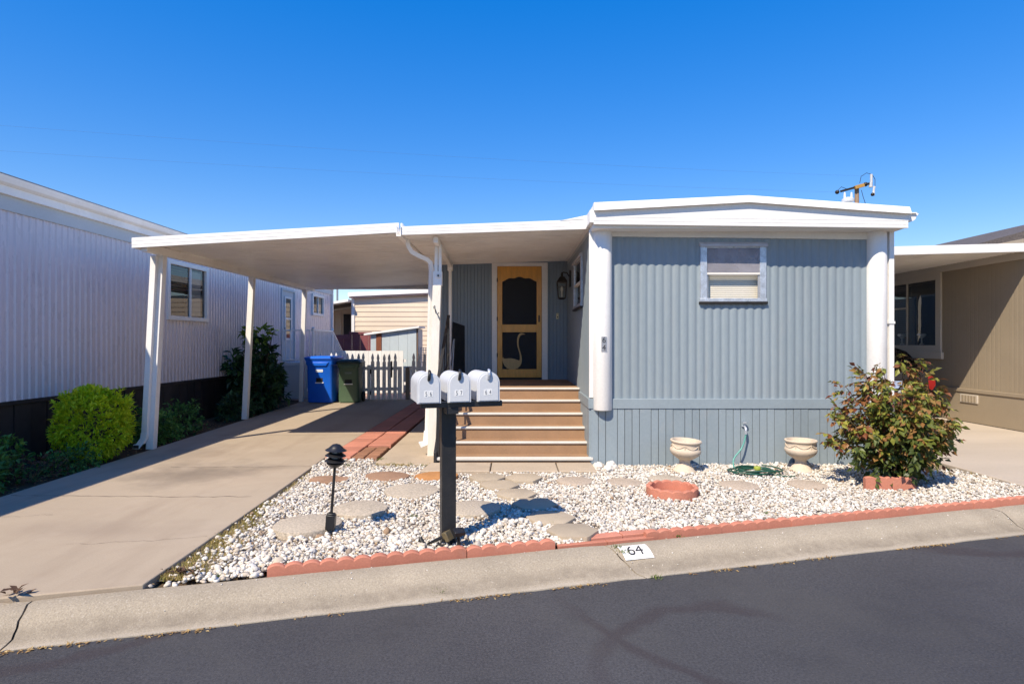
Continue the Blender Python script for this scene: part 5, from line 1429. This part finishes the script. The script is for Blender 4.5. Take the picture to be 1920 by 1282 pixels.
urn('cast stone garland urn standing right of the hose coil', 3.49, 7.22, .8)

# hose
b = MB(); pts = []; rh = random.Random(2)
hx, hy = 2.87, 7.08
for k in range(240):
    a = k / 240 * 2 * math.pi * 6.2
    r = .20 + .055 * math.sin(a * .37) + .012 * math.sin(a * 1.7)
    pts.append((hx + r * 1.12 * math.cos(a) + .03 * math.sin(a * .21), hy + r * .78 * math.sin(a), .018 + .010 * (k // 40) + .008 * math.sin(a * 2.3)))
b.tube(pts, .0095, 7)
ex = [(hx + .15, hy - .13, .03), (hx + .3, hy - .19, .02), (hx + .46, hy - .14, .016), (hx + .47, hy - .02, .016), (hx + .33, hy + .08, .016), (hx + .18, hy + .11, .03)]
def smooth_path(p, n=8):
    out = []
    q = [Vector(p[0])] + [Vector(v) for v in p] + [Vector(p[-1])]
    for i in range(1, len(q) - 2):
        for k in range(n):
            t = k / n
            out.append(.5 * ((2 * q[i]) + (-q[i - 1] + q[i + 1]) * t + (2 * q[i - 1] - 5 * q[i] + 4 * q[i + 1] - q[i + 2]) * t * t + (-q[i - 1] + 3 * q[i] - 3 * q[i + 1] + q[i + 2]) * t ** 3))
    return out + [q[-1]]
hose = thing('garden_hose', 'green garden hose coiled on the gravel and screwed to the wall tap', 'hose', (hx, hy, 0))
b.tube(smooth_path(ex), .0095, 7); b.build('coil', HOSE, hose, smooth=60)
b = MB(); b.tube(smooth_path([(tx, FY - .10, tz - .05), (tx - .005, FY - .10, tz - .12), (tx - .06, FY - .12, tz - .26), (tx - .17, FY - .16, .12), (tx - .20, FY - .22, .04), (hx - .18, hy + .05, .03)]), .010, 8); b.build('lead', HOSE_PALE, hose, smooth=60)
b = MB(); b.tube([(tx, FY - .10, tz - .045), (tx, FY - .10, tz - .09)], .016, 10); b.build('coupling', ALU, hose, smooth=40)
b = MB(); b.lathe([(.02, .05), (.035, .05), (.042, .07), (.035, .09), (.02, .09)], (hx + .03, hy - .02, .01), 16); b.build('nozzle', M('yellow_green_plastic', (.35, .40, .06), .5), hose, smooth=50)

# bigger rocks at the foot of the steps
def rock(label, x, y, r, seed):
    bm = bmesh.new(); bmesh.ops.create_icosphere(bm, subdivisions=3, radius=1)
    for v in bm.verts:
        n_ = noise.noise(v.co * 1.3 + Vector((seed, 0, 0))) * .45 + noise.noise(v.co * 3.1 + Vector((seed, 5, 0))) * .18
        v.co = v.co * (1 + n_)
        v.co = Vector((v.co.x * r, v.co.y * r * .8, v.co.z * r * .72))
    me = bpy.data.meshes.new('rock'); bm.to_mesh(me); bm.free(); me.materials.append(ROCK); set_smooth(me, 50)
    o = bpy.data.objects.new('rock', me); COL.objects.link(o); o.location = (x, y, r * .4); o.rotation_euler = (0, 0, seed)
    tag(o, label, 'rock', 'pale rocks by the foot of the steps')
rock('largest pale rock at the right foot of the steps', 1.24, 7.42, .085, 1.3)
rock('greyish rock touching the end of the slabs', 1.06, 7.36, .075, 2.7)
rock('low pale rock in front of the largest rock', 1.17, 7.24, .07, 4.1)
rock('small pale rock behind the greyish one', 1.10, 7.5, .055, 5.9)

# ------------------------------------------------------------------ power pole and lines
pp = thing('utility_pole', 'wooden utility pole with crossarm and hanging insulators behind the white roof', 'utility pole', (25.4, 44, -.3))
b = MB(); b.tube([(25.4, 44, -.3), (25.4, 44, 12.9)], [.22, .15], 12); b.build('pole', POLEW, pp, smooth=50)
b = MB(); b.bar((24.15, 43.9, 12.62), (26.3, 43.8, 13.2), .13, .15); b.build('crossarm', DARK_IRON, pp)
b = MB(); b.bar((25.1, 43.75, 12.86), (25.75, 43.72, 13.04), .22, .24); b.build('arm_block', YELLOWW, pp)
b = MB(); b.tube([(26.35, 43.8, 13.2), (26.35, 43.8, 13.85)], .09, 10); b.tube([(26.3, 43.8, 12.9), (26.3, 43.8, 13.25)], .13, 10); b.build('cutout_fuse', CERAM, pp, smooth=40)
b = MB(); b.tube([(26.55, 43.8, 12.98), (26.5, 43.8, 12.3)], [.06, .10], 10); b.tube([(26.62, 43.8, 12.95), (26.48, 43.8, 12.5)], .05, 8); b.build('arrester', CERAM, pp, smooth=40)
b = MB(); b.ball((23.9, 43.9, 12.57), .15, 8); b.ball((25.9, 43.75, 13.1), .16, 8); b.ball((26.38, 43.7, 12.35), .13, 8); b.build('insulator', DARK_IRON, pp, smooth=60)
b = MB()
for dx_ in (-.75, -.25): b.tube([(25.2 + dx_, 43.9, 12.1), (25.2 + dx_, 43.9, 12.55)], [.09, .06], 8)
b.build('pin_insulator', STICKER, pp, smooth=50)
b = MB(); b.tube([(26.35, 43.8, 13.85), (26.0, 43.8, 13.95), (25.6, 43.8, 13.7), (25.5, 43.8, 13.2)], .02, 5); b.tube([(26.4, 43.8, 13.85), (26.62, 43.8, 13.5), (26.62, 43.8, 12.95)], .02, 5); b.tube([(25.62, 43.8, 12.7), (25.75, 43.8, 12.2), (25.95, 43.8, 11.6)], .02, 5); b.tube([(23.95, 43.9, 12.7), (24.2, 43.9, 12.95), (24.6, 43.9, 12.8)], .02, 5)
b.build('jumper_wire', WIRE, pp)
for lab, p0, p1, sag in (('upper thin power line crossing the sky from the pole', (26.3, 43.8, 13.7), (-40, 30, 13.6), .45), ('lower thin power line crossing the sky from the pole', (23.9, 43.9, 12.57), (-42, 30, 12.3), .4)):
    pts = []
    for k in range(25):
        f = k / 24; q = Vector(p0).lerp(Vector(p1), f); q.z -= sag * 4 * f * (1 - f); pts.append(q)
    b = MB(); b.tube(pts, .0035, 5); tag(b.build('power_line', M('sky_tinted_cable', (.10, .16, .26), .6), org=p0), lab, 'power line')  # sky blue mixed into the cable colour so the lines fade
# ------------------------------------------------------------------ gravel
rng = np.random.default_rng(7)
EDGE_SEGS = [(-1.70, -1.70 + 3 * .685), (1.12, 1.12 + 7 * .685)]
def in_gravel(x, y):
    s = (x * T.x + (y - 4.43) * T.y); n = (x * N.x + (y - 4.43) * N.y)
    re = np.interp(y, [3.8, 6.5, 8.0], [-2.34, -2.43, -2.50])
    ok = (n > .015) & (x > re + .015) & (x < 5.46)
    for a, b_ in EDGE_SEGS: ok &= ~((s > a - .02) & (s < b_ + .02) & (n < .10))
    ok &= ~((s > .36) & (s < 1.2) & (n < .075))
    ok &= ~((s > .66) & (s < 1.25) & (n < .21))
    lim = np.where(x < -1.77, 7.955, np.where(x < -1.10, 7.60, np.where(x < 1.02, 7.085, np.where(x < 4.84, 7.585, 7.30))))
    ok &= y < lim
    ok &= ~((x > -1.80) & (x < -1.3) & (y > 7.58))
    return ok
def in_stone(x, y, f=1.0):
    m = np.zeros(len(x), bool)
    for cx, cy, r, sy, top in STONES: m |= (((x - cx) / (r * f)) ** 2 + ((y - cy) / (r * f * sy)) ** 2) < 1
    m |= np.hypot(x - 1.64, y - 6.12) < .268
    m |= (np.hypot(x - 2.075, y - 7.2) < .12) | (np.hypot(x - 3.49, y - 7.22) < .12)
    m |= (np.abs(x + .5) < .065) & (np.abs(y - 4.66) < .065)
    return m
def base_stones(nv, sub):
    out = []
    for k in range(nv):
        bm = bmesh.new(); bmesh.ops.create_icosphere(bm, subdivisions=sub, radius=1)
        co = []
        for v in bm.verts:
            p = v.co.copy()
            d = 1 + .52 * noise.noise(p * 1.25 + Vector((k * 7.1, 3, sub))) + .24 * noise.noise(p * 2.7 + Vector((k * 3.3, 9, sub)))
            co.append(tuple(p * d))
        bm.verts.index_update()
        fc = [[v.index for v in f.verts] for f in bm.faces]
        out.append((np.array(co), np.array(fc))); bm.free()
    return out
def stones_mesh(name, xs, ys, zs, sz, sub, mat):
    base = base_stones(14, sub); n = len(xs)
    var = rng.integers(0, 14, n)
    yaw = rng.uniform(0, 2 * np.pi, n); tx_ = rng.normal(0, .28, n); ty_ = rng.normal(0, .28, n)
    asp = rng.uniform(.62, 1.0, n); flat = rng.uniform(.45, .82, n)
    V = []; F = []; off = 0
    for k in range(14):
        idx = np.where(var == k)[0]
        if len(idx) == 0: continue
        co, fc = base[k]
        p = np.repeat(co[None], len(idx), 0) * (sz[idx][:, None, None] * np.stack([np.ones(len(idx)), asp[idx], flat[idx]], 1)[:, None, :])
        cx, sx = np.cos(tx_[idx])[:, None], np.sin(tx_[idx])[:, None]
        y, z = p[..., 1] * cx - p[..., 2] * sx, p[..., 1] * sx + p[..., 2] * cx; p[..., 1], p[..., 2] = y, z
        cx, sx = np.cos(ty_[idx])[:, None], np.sin(ty_[idx])[:, None]
        x, z = p[..., 0] * cx + p[..., 2] * sx, -p[..., 0] * sx + p[..., 2] * cx; p[..., 0], p[..., 2] = x, z
        cx, sx = np.cos(yaw[idx])[:, None], np.sin(yaw[idx])[:, None]
        x, y = p[..., 0] * cx - p[..., 1] * sx, p[..., 0] * sx + p[..., 1] * cx; p[..., 0], p[..., 1] = x, y
        p += np.stack([xs[idx], ys[idx], zs[idx]], 1)[:, None, :]
        nvk = len(co)
        F.append((fc[None] + (np.arange(len(idx)) * nvk)[:, None, None] + off).reshape(-1, 3)); V.append(p.reshape(-1, 3)); off += nvk * len(idx)
    V = np.concatenate(V); F = np.concatenate(F)
    me = bpy.data.meshes.new(name)
    me.vertices.add(len(V)); me.vertices.foreach_set('co', V.astype(np.float32).ravel())
    me.loops.add(F.size); me.loops.foreach_set('vertex_index', F.astype(np.int32).ravel())
    me.polygons.add(len(F)); me.polygons.foreach_set('loop_start', np.arange(0, F.size, 3, dtype=np.int32))
    me.update(calc_edges=True); me.validate()
    me.polygons.foreach_set('use_smooth', [True] * len(F))
    me.materials.append(mat)
    o = bpy.data.objects.new(name, me); COL.objects.link(o)
    return o, len(F)
gx, gy = np.meshgrid(np.arange(-2.6, 5.5, .0255), np.arange(3.7, 8.0, .0255))
gx = gx.ravel() + rng.uniform(-.013, .013, gx.size); gy = gy.ravel() + rng.uniform(-.013, .013, gy.size)
ok = in_gravel(gx, gy); gx, gy = gx[ok], gy[ok]
keep = ~in_stone(gx, gy) | (rng.random(len(gx)) < .0)
gx, gy = gx[keep], gy[keep]
# thinner beside the driveway, where dry grass and soil show
re = np.interp(gy, [3.8, 6.5, 8.0], [-2.34, -2.43, -2.50]); dist = gx - re
dens = np.clip((dist - .02) / np.where(gy < 5.4, .50 - .0 * gy, .12), .12, 1)
dens = np.where((gx < -1.2) & (gy > 7.3), .45, dens)
patch = np.array([noise.noise(Vector((x * .9, y * 1.3, 2))) + .5 * noise.noise(Vector((x * 2.7, y * 3.1, 6))) for x, y in zip(gx, gy)])
dens = dens * np.clip(1.15 - np.clip(patch - .28, 0, 1) * 2.2, .35, 1)       # thin places where the bed shows
dens = np.where((gx > 4.9) & (gy > 6.9), .4, dens)
k_ = rng.random(len(gx)) < dens; gx, gy = gx[k_], gy[k_]
sz = np.clip(rng.lognormal(np.log(.0155), .30, len(gx)), .008, .036)
mound = .012 * np.sin(gx * 2.1 + 1) * np.sin(gy * 2.7) + .010
gz = mound + rng.uniform(-.006, .004, len(gx))
# a second scattering lying on top
m2 = rng.random(len(gx)) < .30
x2 = gx[m2] + rng.uniform(-.014, .014, m2.sum()); y2 = gy[m2] + rng.uniform(-.014, .014, m2.sum()); z2 = gz[m2] + .017; s2 = sz[m2] * rng.uniform(.7, 1.15, m2.sum())
ok = in_gravel(x2, y2) & ~in_stone(x2, y2); x2, y2, z2, s2 = x2[ok], y2[ok], z2[ok], s2[ok]
# a few strays on pavers, driveway edge
X = np.concatenate([gx, x2]); Y = np.concatenate([gy, y2]); Z = np.concatenate([gz, z2]); S = np.concatenate([sz, s2])
near = Y < 5.15 + .12 * X
g1, n1 = stones_mesh('gravel', X[near], Y[near], Z[near], S[near], 2, GRAVEL)
g2, n2 = stones_mesh('gravel', X[~near], Y[~near], Z[~near], S[~near], 1, GRAVEL)
tag(g1, kind='stuff'); tag(g2, kind='stuff')
print('gravel stones', len(X), 'tris', n1 + n2)
# strays
sx_ = rng.uniform(-2.3, 5, 90); ss = rng.uniform(-.30, .0, 90)
P_ = np.array([cp(a, b_) for a, b_ in zip(sx_, ss)])
zz = np.interp(-ss, [-p[0] for p in PROF[1:]], [p[1] for p in PROF[1:]])
g3, _ = stones_mesh('stray_stones', P_[:, 0], P_[:, 1], zz + .002, rng.uniform(.003, .008, 90), 1, GRAVEL); tag(g3, kind='stuff')

# ------------------------------------------------------------------ plants
def leaf_verts(c, d, up, L, W, fold=.25, curl=.2):
    """a folded six-point leaf starting at c along d"""
    d = d.normalized(); s = d.cross(up)
    if s.length < 1e-3: s = d.orthogonal()
    s.normalize(); u = s.cross(d).normalized()
    m = c + d * (L * .45); t = c + d * L - u * (L * curl)
    return [c, m + s * (W / 2) + u * (W * fold), t, m - s * (W / 2) + u * (W * fold), m - u * (L * curl * .15)]
LF = [(0, 1, 4), (1, 2, 4), (2, 3, 4), (3, 0, 4)]
def rvec(r): 
    while True:
        v = Vector((r.uniform(-1, 1), r.uniform(-1, 1), r.uniform(-1, 1)))
        if .05 < v.length < 1: return v.normalized()
def foliage(parent, name, mat, pts, r, L, W, per=5, spread=.9, kind='stuff', droop=.15):
    """clusters of leaves: pts = list of (position, outward direction)"""
    b = MB()
    for p, out in pts:
        for k in range(per):
            d = (out + rvec(r) * spread); d.z -= droop
            l = L * r.uniform(.65, 1.25)
            b.add(leaf_verts(p + rvec(r) * L * .25, d, Vector((0, 0, 1)) + rvec(r) * .5, l, W * r.uniform(.7, 1.2), .18, r.uniform(0, .3)), LF)
    me = bpy.data.meshes.new(name); L0 = loc_of(parent) if parent else Vector((0, 0, 0))
    me.from_pydata([tuple(Vector(v) - L0) for v in b.v], [], b.f); me.materials.append(mat)
    o = bpy.data.objects.new(name, me); COL.objects.link(o)
    if parent: o.parent = parent
    if kind: o['kind'] = kind
    return o
def crown_pts(c, rad, n, r, shell=.55, lump=.22, zmin=None, seed=0):
    out = []
    while len(out) < n:
        d = rvec(r); f = shell + (1 - shell) * r.random() ** .5
        lm = 1 + lump * (noise.noise(d * 2.1 + Vector((seed, 0, 0))) * 1.6 + .5 * noise.noise(d * 5 + Vector((seed, 4, 0))))
        q = Vector((d.x * rad[0], d.y * rad[1], d.z * rad[2])) * f * lm
        p = Vector(c) + q
        if zmin is not None and p.z < zmin: continue
        out.append((p, (d + Vector((0, 0, .45))).normalized()))
    return out
def stems(parent, base, tips, r, w0, w1, mat, name='stems'):
    b = MB()
    for t in tips:
        t = Vector(t); s = Vector(base) + Vector((r.uniform(-.05, .05), r.uniform(-.05, .05), 0))
        m = s.lerp(t, .5) + Vector((r.uniform(-.05, .05), r.uniform(-.05, .05), .04))
        b.tube([s, m, t], [w0, (w0 + w1) / 2, w1], 5)
    return b.build(name, mat, parent)

rl = random.Random(17)
# lime-yellow shrub
sh1 = thing('lime_shrub', 'rounded bright lime-yellow shrub in the bed by the front carport post', 'shrub', (-5.66, 8.0, -.03))
pts = crown_pts((-5.60, 8.0, .45), (.46, .42, .45), 950, rl, .72, .16, .02, 2) + crown_pts((-5.62, 7.98, .84), (.2, .18, .13), 100, rl, .6, .2, None, 5)
for k in range(16):
    a = rl.uniform(0, 6.28); q = Vector((-5.60 + .40 * math.cos(a), 8.0 + .36 * math.sin(a), rl.uniform(.55, .85))); u = Vector((math.cos(a) * .5, math.sin(a) * .5, 1)).normalized()
    pts += [(q + u * (.04 * j), u) for j in range(4)]
foliage(sh1, 'foliage', L_LIME, pts, rl, .07, .03, 6, .95, droop=.05)
stems(sh1, (-5.66, 8.0, -.03), [p for p, _ in pts[::70]], rl, .012, .004, STEM)
# big dark fig-like shrub
sh2 = thing('large_leaf_shrub', 'tall dark big-leaved shrub against the grey wall by the middle carport post', 'shrub', (-5.85, 13.6, -.03))
pts = crown_pts((-5.78, 13.7, .58), (.52, .66, .6), 330, rl, .5, .3, .0, 8) + crown_pts((-5.76, 13.6, 1.25), (.28, .28, .34), 70, rl, .5, .3, None, 3) + crown_pts((-6.1, 13.2, 1.0), (.14, .2, .4), 26, rl, .5, .3, 0, 4)
foliage(sh2, 'foliage', L_DARK, pts, rl, .22, .13, 3, .9, droop=.2)
pts2 = crown_pts((-5.72, 13.5, 1.76), (.34, .25, .14), 34, rl, .5, .3, None, 9)
foliage(sh2, 'sunlit_tone_foliage', L_YELLOWG, pts2, rl, .17, .11, 3, .8, droop=.05)  # top leaves coloured as if sunlit
stems(sh2, (-5.85, 13.6, -.03), [p for p, _ in pts[::20]] + [p for p, _ in pts2[::5]], rl, .03, .008, STEM)
# low plants
def low_plant(name, label, cat, c, rad, n, mat, L, W, per=4, group=None, zmin=-.02):
    t = thing(name, label, cat, (c[0], c[1], -.03), 0, group)
    pts = crown_pts(c, rad, n, rl, .35, .35, zmin, c[0])
    foliage(t, 'foliage', mat, pts, rl, L, W, per, 1.0)
    stems(t, (c[0], c[1], -.03), [p for p, _ in pts[::max(1, n // 12)]], rl, .006, .003, STEM_G)
    return t
GP = 'low plants along the left bed'
low_plant('leafy_plant', 'low green leafy plant at the left picture edge', 'plant', (-5.72, 6.35, .12), (.34, .45, .28), 170, L_BLUEGREEN, .085, .055, 4, GP)
low_plant('leafy_plant', 'taller green sprig rising between the low plants', 'plant', (-5.95, 7.0, .18), (.24, .22, .34), 90, L_GREEN, .075, .045, 4, GP)
low_plant('leafy_plant', 'dark small-leaved plant between the leafy one and the lime shrub', 'plant', (-5.52, 6.85, .08), (.36, .4, .2), 260, L_DEADBR, .035, .018, 4, GP)
low_plant('leafy_plant', 'green ground plant at the foot of the lime shrub', 'plant', (-5.45, 7.35, .08), (.34, .3, .2), 220, L_BLUEGREEN, .05, .03, 4, GP)
low_plant('leafy_plant', 'bushy green plant just behind the front carport post', 'plant', (-5.62, 9.35, .2), (.36, .42, .34), 330, L_GREEN, .07, .04, 4, GP)
low_plant('leafy_plant', 'green plant with upright sprigs further behind the front post', 'plant', (-5.68, 10.2, .2), (.32, .5, .34), 260, L_BLUEGREEN, .07, .04, 4, GP)
low_plant('leafy_plant', 'dark ferny plant under the tall large-leaved shrub', 'plant', (-5.72, 12.4, .2), (.34, .5, .3), 150, L_DARK, .12, .06, 4, GP)
b = MB()
for k in range(6):
    a = k * 1.05; b.add(leaf_verts(Vector((-5.42, 6.18, .20)), Vector((math.cos(a), math.sin(a), .7)), Vector((0, 0, 1)), .05, .04, .1, .1), LF)
f_ = b.build('pink_flower', M('pink_petal', (.45, .03, .09), .6), org=(-5.42, 6.18, .20)); tag(f_, 'single pink-red flower in the low plants at the left edge', 'flower')
# litter on the bed
def scatter_leaves(name, mat, pts, L, W, kind='stuff', flatness=.25):
    b = MB()
    for x, y, z in pts:
        a = rl.uniform(0, 6.28); d = Vector((math.cos(a), math.sin(a), rl.uniform(-.1, flatness)))
        b.add(leaf_verts(Vector((x, y, z)), d, Vector((rl.uniform(-.4, .4), rl.uniform(-.4, .4), 1)), L * rl.uniform(.5, 1.4), W * rl.uniform(.6, 1.3), .15, rl.uniform(-.2, .3)), LF)
    me = bpy.data.meshes.new(name); me.from_pydata([tuple(v) for v in b.v], [], b.f); me.materials.append(mat)
    o = bpy.data.objects.new(name, me); COL.objects.link(o)
    if kind: o['kind'] = kind
    return o
scatter_leaves('bed_litter', L_LITTER, [(rl.uniform(-6.25, -5.2), rl.uniform(6, 15.5), -.028) for _ in range(900)], .04, .02)
# litter in the gutter line
gl = []
for _ in range(1500):
    s = rl.uniform(-4, 5.6)
    if noise.noise(Vector((s * 1.6, 4, 0))) + .35 * noise.noise(Vector((s * 7, 9, 0))) < -.06 + .25 * rl.random(): continue
    p = cp(s, -.405 + rl.gauss(0, .012)); gl.append((p[0], p[1], -.1215))
scatter_leaves('gutter_litter', L_LITTER, gl, .026, .012, flatness=.35)
scatter_leaves('pebble_litter', L_LITTER, [(float(x), float(y), float(z) + .012) for x, y, z in zip(X[::38], Y[::38], Z[::38])], .03, .013)
scatter_leaves('brown_litter', L_DEADBR, [(float(x), float(y), float(z) + .014) for x, y, z in zip(X[7::90], Y[7::90], Z[7::90])], .028, .012)
# grass tufts
def tufts(name, mat, spots, h, n):
    b = MB()
    for x, y, z, k in spots:
        for _ in range(n):
            a = rl.uniform(0, 6.28); le = rl.uniform(.15, 1.0); hh = h * k * rl.uniform(.4, 1.1)
            p = Vector((x + rl.gauss(0, .016), y + rl.gauss(0, .016), z)); d = Vector((math.cos(a) * le, math.sin(a) * le, 1)).normalized()
            s = Vector((-math.sin(a), math.cos(a), 0)) * .0022
            m = p + d * hh * .55; t = p + d * hh - Vector((0, 0, le * hh * .2))
            b.add([p - s, p + s, m + s * .8, m - s * .8, t], [(0, 1, 2, 3), (3, 2, 4)])
    me = bpy.data.meshes.new(name); me.from_pydata([tuple(v) for v in b.v], [], b.f); me.materials.append(mat)
    o = bpy.data.objects.new(name, me); COL.objects.link(o); o['kind'] = 'stuff'
    return o
spots = []
for _ in range(620):
    y = 3.95 + 1.9 * rl.random() ** 1.25
    x = RE(y) + .015 + abs(rl.gauss(0, .10)) * (1.35 if y < 5.2 else .5); spots.append((x, y, -.005, .5 + .5 * rl.random()))
for _ in range(60):
    y = rl.uniform(5.8, 7.9); spots.append((RE(y) + .02 + rl.random() * .03, y, 0, .5))
for _ in range(60): spots.append((rl.uniform(-1.75, -.95), rl.uniform(7.52, 7.66), 0, .55))
for _ in range(110): spots.append((rl.uniform(5.0, 5.5), rl.uniform(6.2, 7.9), 0, .5 * rl.random() + .2))
tufts('dry_grass', L_DRY, spots, .06, 9)
weed = [(-1.55, 7.66, 0, .8), (-1.3, 7.62, 0, .9), (-1.12, 7.55, 0, .7), (-2.1, 7.6, 0, .6), (.95, 7.03, 0, .7), (1.35, 6.9, .01, .5), (2.3, 5.4, .02, .5), (-.9, 5.3, .02, .6), (-.62, 5.9, .02, .5), (-.47, 4.02, -.12, .9), (-.50, 4.0, -.12, .8), (1.02, 4.28, -.12, .7), (.80, 4.56, .0, .6), (.83, 4.50, -.01, .5), (-1.74, 7.95, 0, .9), (-1.76, 7.9, 0, .8), (.33, 5.06, .02, .7), (1.33, 4.83, 0, .6), (-.05, 4.5, .02, .5), (1.45, 6.3, .02, .7), (-1.98, 3.98, 0, .7), (-1.85, 4.05, 0, .6), (.12, 7.09, .0, .8), (.62, 7.05, 0, .6), (3.85, 6.9, 0, .7)]
tufts('weed', leafmat('weed_green', [(0, (.09, .15, .025)), (1, (.20, .24, .05))]), weed + [(x + .03, y, z, k * .7) for x, y, z, k in weed], .07, 16)
# dead curled leaf clump at the driveway foot
pd = [(-3.02 + rl.gauss(0, .025), 3.64 + rl.gauss(0, .02), .03 + rl.random() * .03) for _ in range(14)]
o = scatter_leaves('dead_leaf_clump', L_DEADBR, pd, .06, .03, None, 1.0); tag(o, 'curled brown dead leaf clump at the foot of the driveway', 'leaves')
pd = [(-2.21 + rl.gauss(0, .05), 4.02 + rl.gauss(0, .03), .01 + rl.random() * .04) for _ in range(60)]
scatter_leaves('dead_weed_clump', L_DEADBR, pd, .045, .016, 'stuff', 1.2)

# bronze rose bush on the right
bush = thing('bronze_bush', 'large bronze and green leafed bush before the right corner column', 'bush', (4.17, 6.5, 0))
rz_ = random.Random(77)
canes = []
for k in range(40):
    a = rz_.uniform(0, 6.28); sp = rz_.random() ** .6
    h = 1.30 * (1 - .42 * sp ** 2) * rz_.uniform(.62, 1.04)
    canes.append((4.17 + math.cos(a) * sp * .56, 6.52 + math.sin(a) * sp * .48, h))
canes += [(3.58, 6.42, 1.10), (3.50, 6.44, .85), (3.95, 6.42, 1.30), (4.22, 6.44, 1.36), (4.46, 6.47, 1.36), (4.68, 6.42, .52), (4.62, 6.44, .9), (3.80, 6.42, 1.22), (4.60, 6.47, 1.1), (3.50, 6.46, .52)]
b = MB(); nodes_ = []
for cx, cy, ch in canes:
    s = Vector((4.17 + rz_.uniform(-.12, .12), 6.52 + rz_.uniform(-.1, .1), 0)); t = Vector((cx, cy, ch))
    m1 = s.lerp(t, .4) + Vector((rz_.uniform(-.05, .05), rz_.uniform(-.05, .05), .08)); pth = smooth_path([s, m1, t], 6)
    b.tube(pth, [.009 - .006 * i / (len(pth) - 1) for i in range(len(pth))], 5)
    for i in range(4, len(pth)):
        f = i / (len(pth) - 1)
        nodes_.append((pth[i], f))
b.build('canes', STEM, bush)
# one compound leaf: a drooping stalk with five leaflets
def compound(r, mat, L=.072, W=.042):
    b = MB(); d = Vector((1, 0, .25)).normalized()
    for q, side in ((.35, 1), (.35, -1), (.68, 1), (.68, -1), (1.0, 0)):
        c = Vector((.11 * q, 0, .03 * q - .05 * q * q))
        dr = Vector((.7 if side else 1, side * .9, -.25 - .25 * r.random()))
        b.add(leaf_verts(c, dr, Vector((0, 0, 1)) + rvec(r) * .3, L * r.uniform(.8, 1.15), W * r.uniform(.85, 1.15), .14, r.uniform(.05, .3)), LF)
    b.add([(0, -.0015, 0), (0, .0015, 0), (.06, .0015, .002), (.06, -.0015, .002), (.11, 0, -.02)], [(0, 1, 2, 3), (3, 2, 4)])
    me = bpy.data.meshes.new('leaf'); me.from_pydata([tuple(v) for v in b.v], [], b.f); me.materials.append(mat)
    return me
var = [compound(rz_, L_ROSE) for _ in range(14)]; vard = [compound(rz_, L_ROSE_D) for _ in range(6)]
place = []
for p, f in nodes_:
    for k in range(3 if f > .7 else 2 if f > .4 else 1):
        place.append((p + rvec(rz_) * .03, f))
for p, o_ in crown_pts((4.12, 6.52, .60), (.55, .44, .58), 230, rz_, .45, .4, .06, 3): place.append((p, min(1, p.z / 1.2)))
place.sort(key=lambda q: q[0].y)
bd = MB()
for i, (p, f) in enumerate(place):
    rose = rz_.random() < .45 + .65 * f * min(1, p.z / .8) and p.z > .15 + .25 * rz_.random()
    me = rz_.choice(var if rose else vard)
    out = (p - Vector((4.17, 6.54, .5))).normalized()
    yaw = math.atan2(out.y, out.x) + rz_.gauss(0, .8)
    eul = Euler((rz_.gauss(0, .5), rz_.gauss(.1, .5), yaw)); sc_ = rz_.uniform(.6, 1.3)
    if i < 298:
        o = bpy.data.objects.new('leaf', me); COL.objects.link(o); o.parent = bush
        o.location = p - bush.location; o.rotation_euler = eul; o.scale = (sc_,) * 3
    else:
        mt_ = Matrix.LocRotScale(p, eul, Vector((sc_,) * 3))
        bd.add([mt_ @ v.co for v in me.vertices], [tuple(q.vertices) for q in me.polygons], 0 if rose else 1)
o = bd.build('foliage', [L_ROSE, L_ROSE_D], bush, keepn=True); o['kind'] = 'stuff'
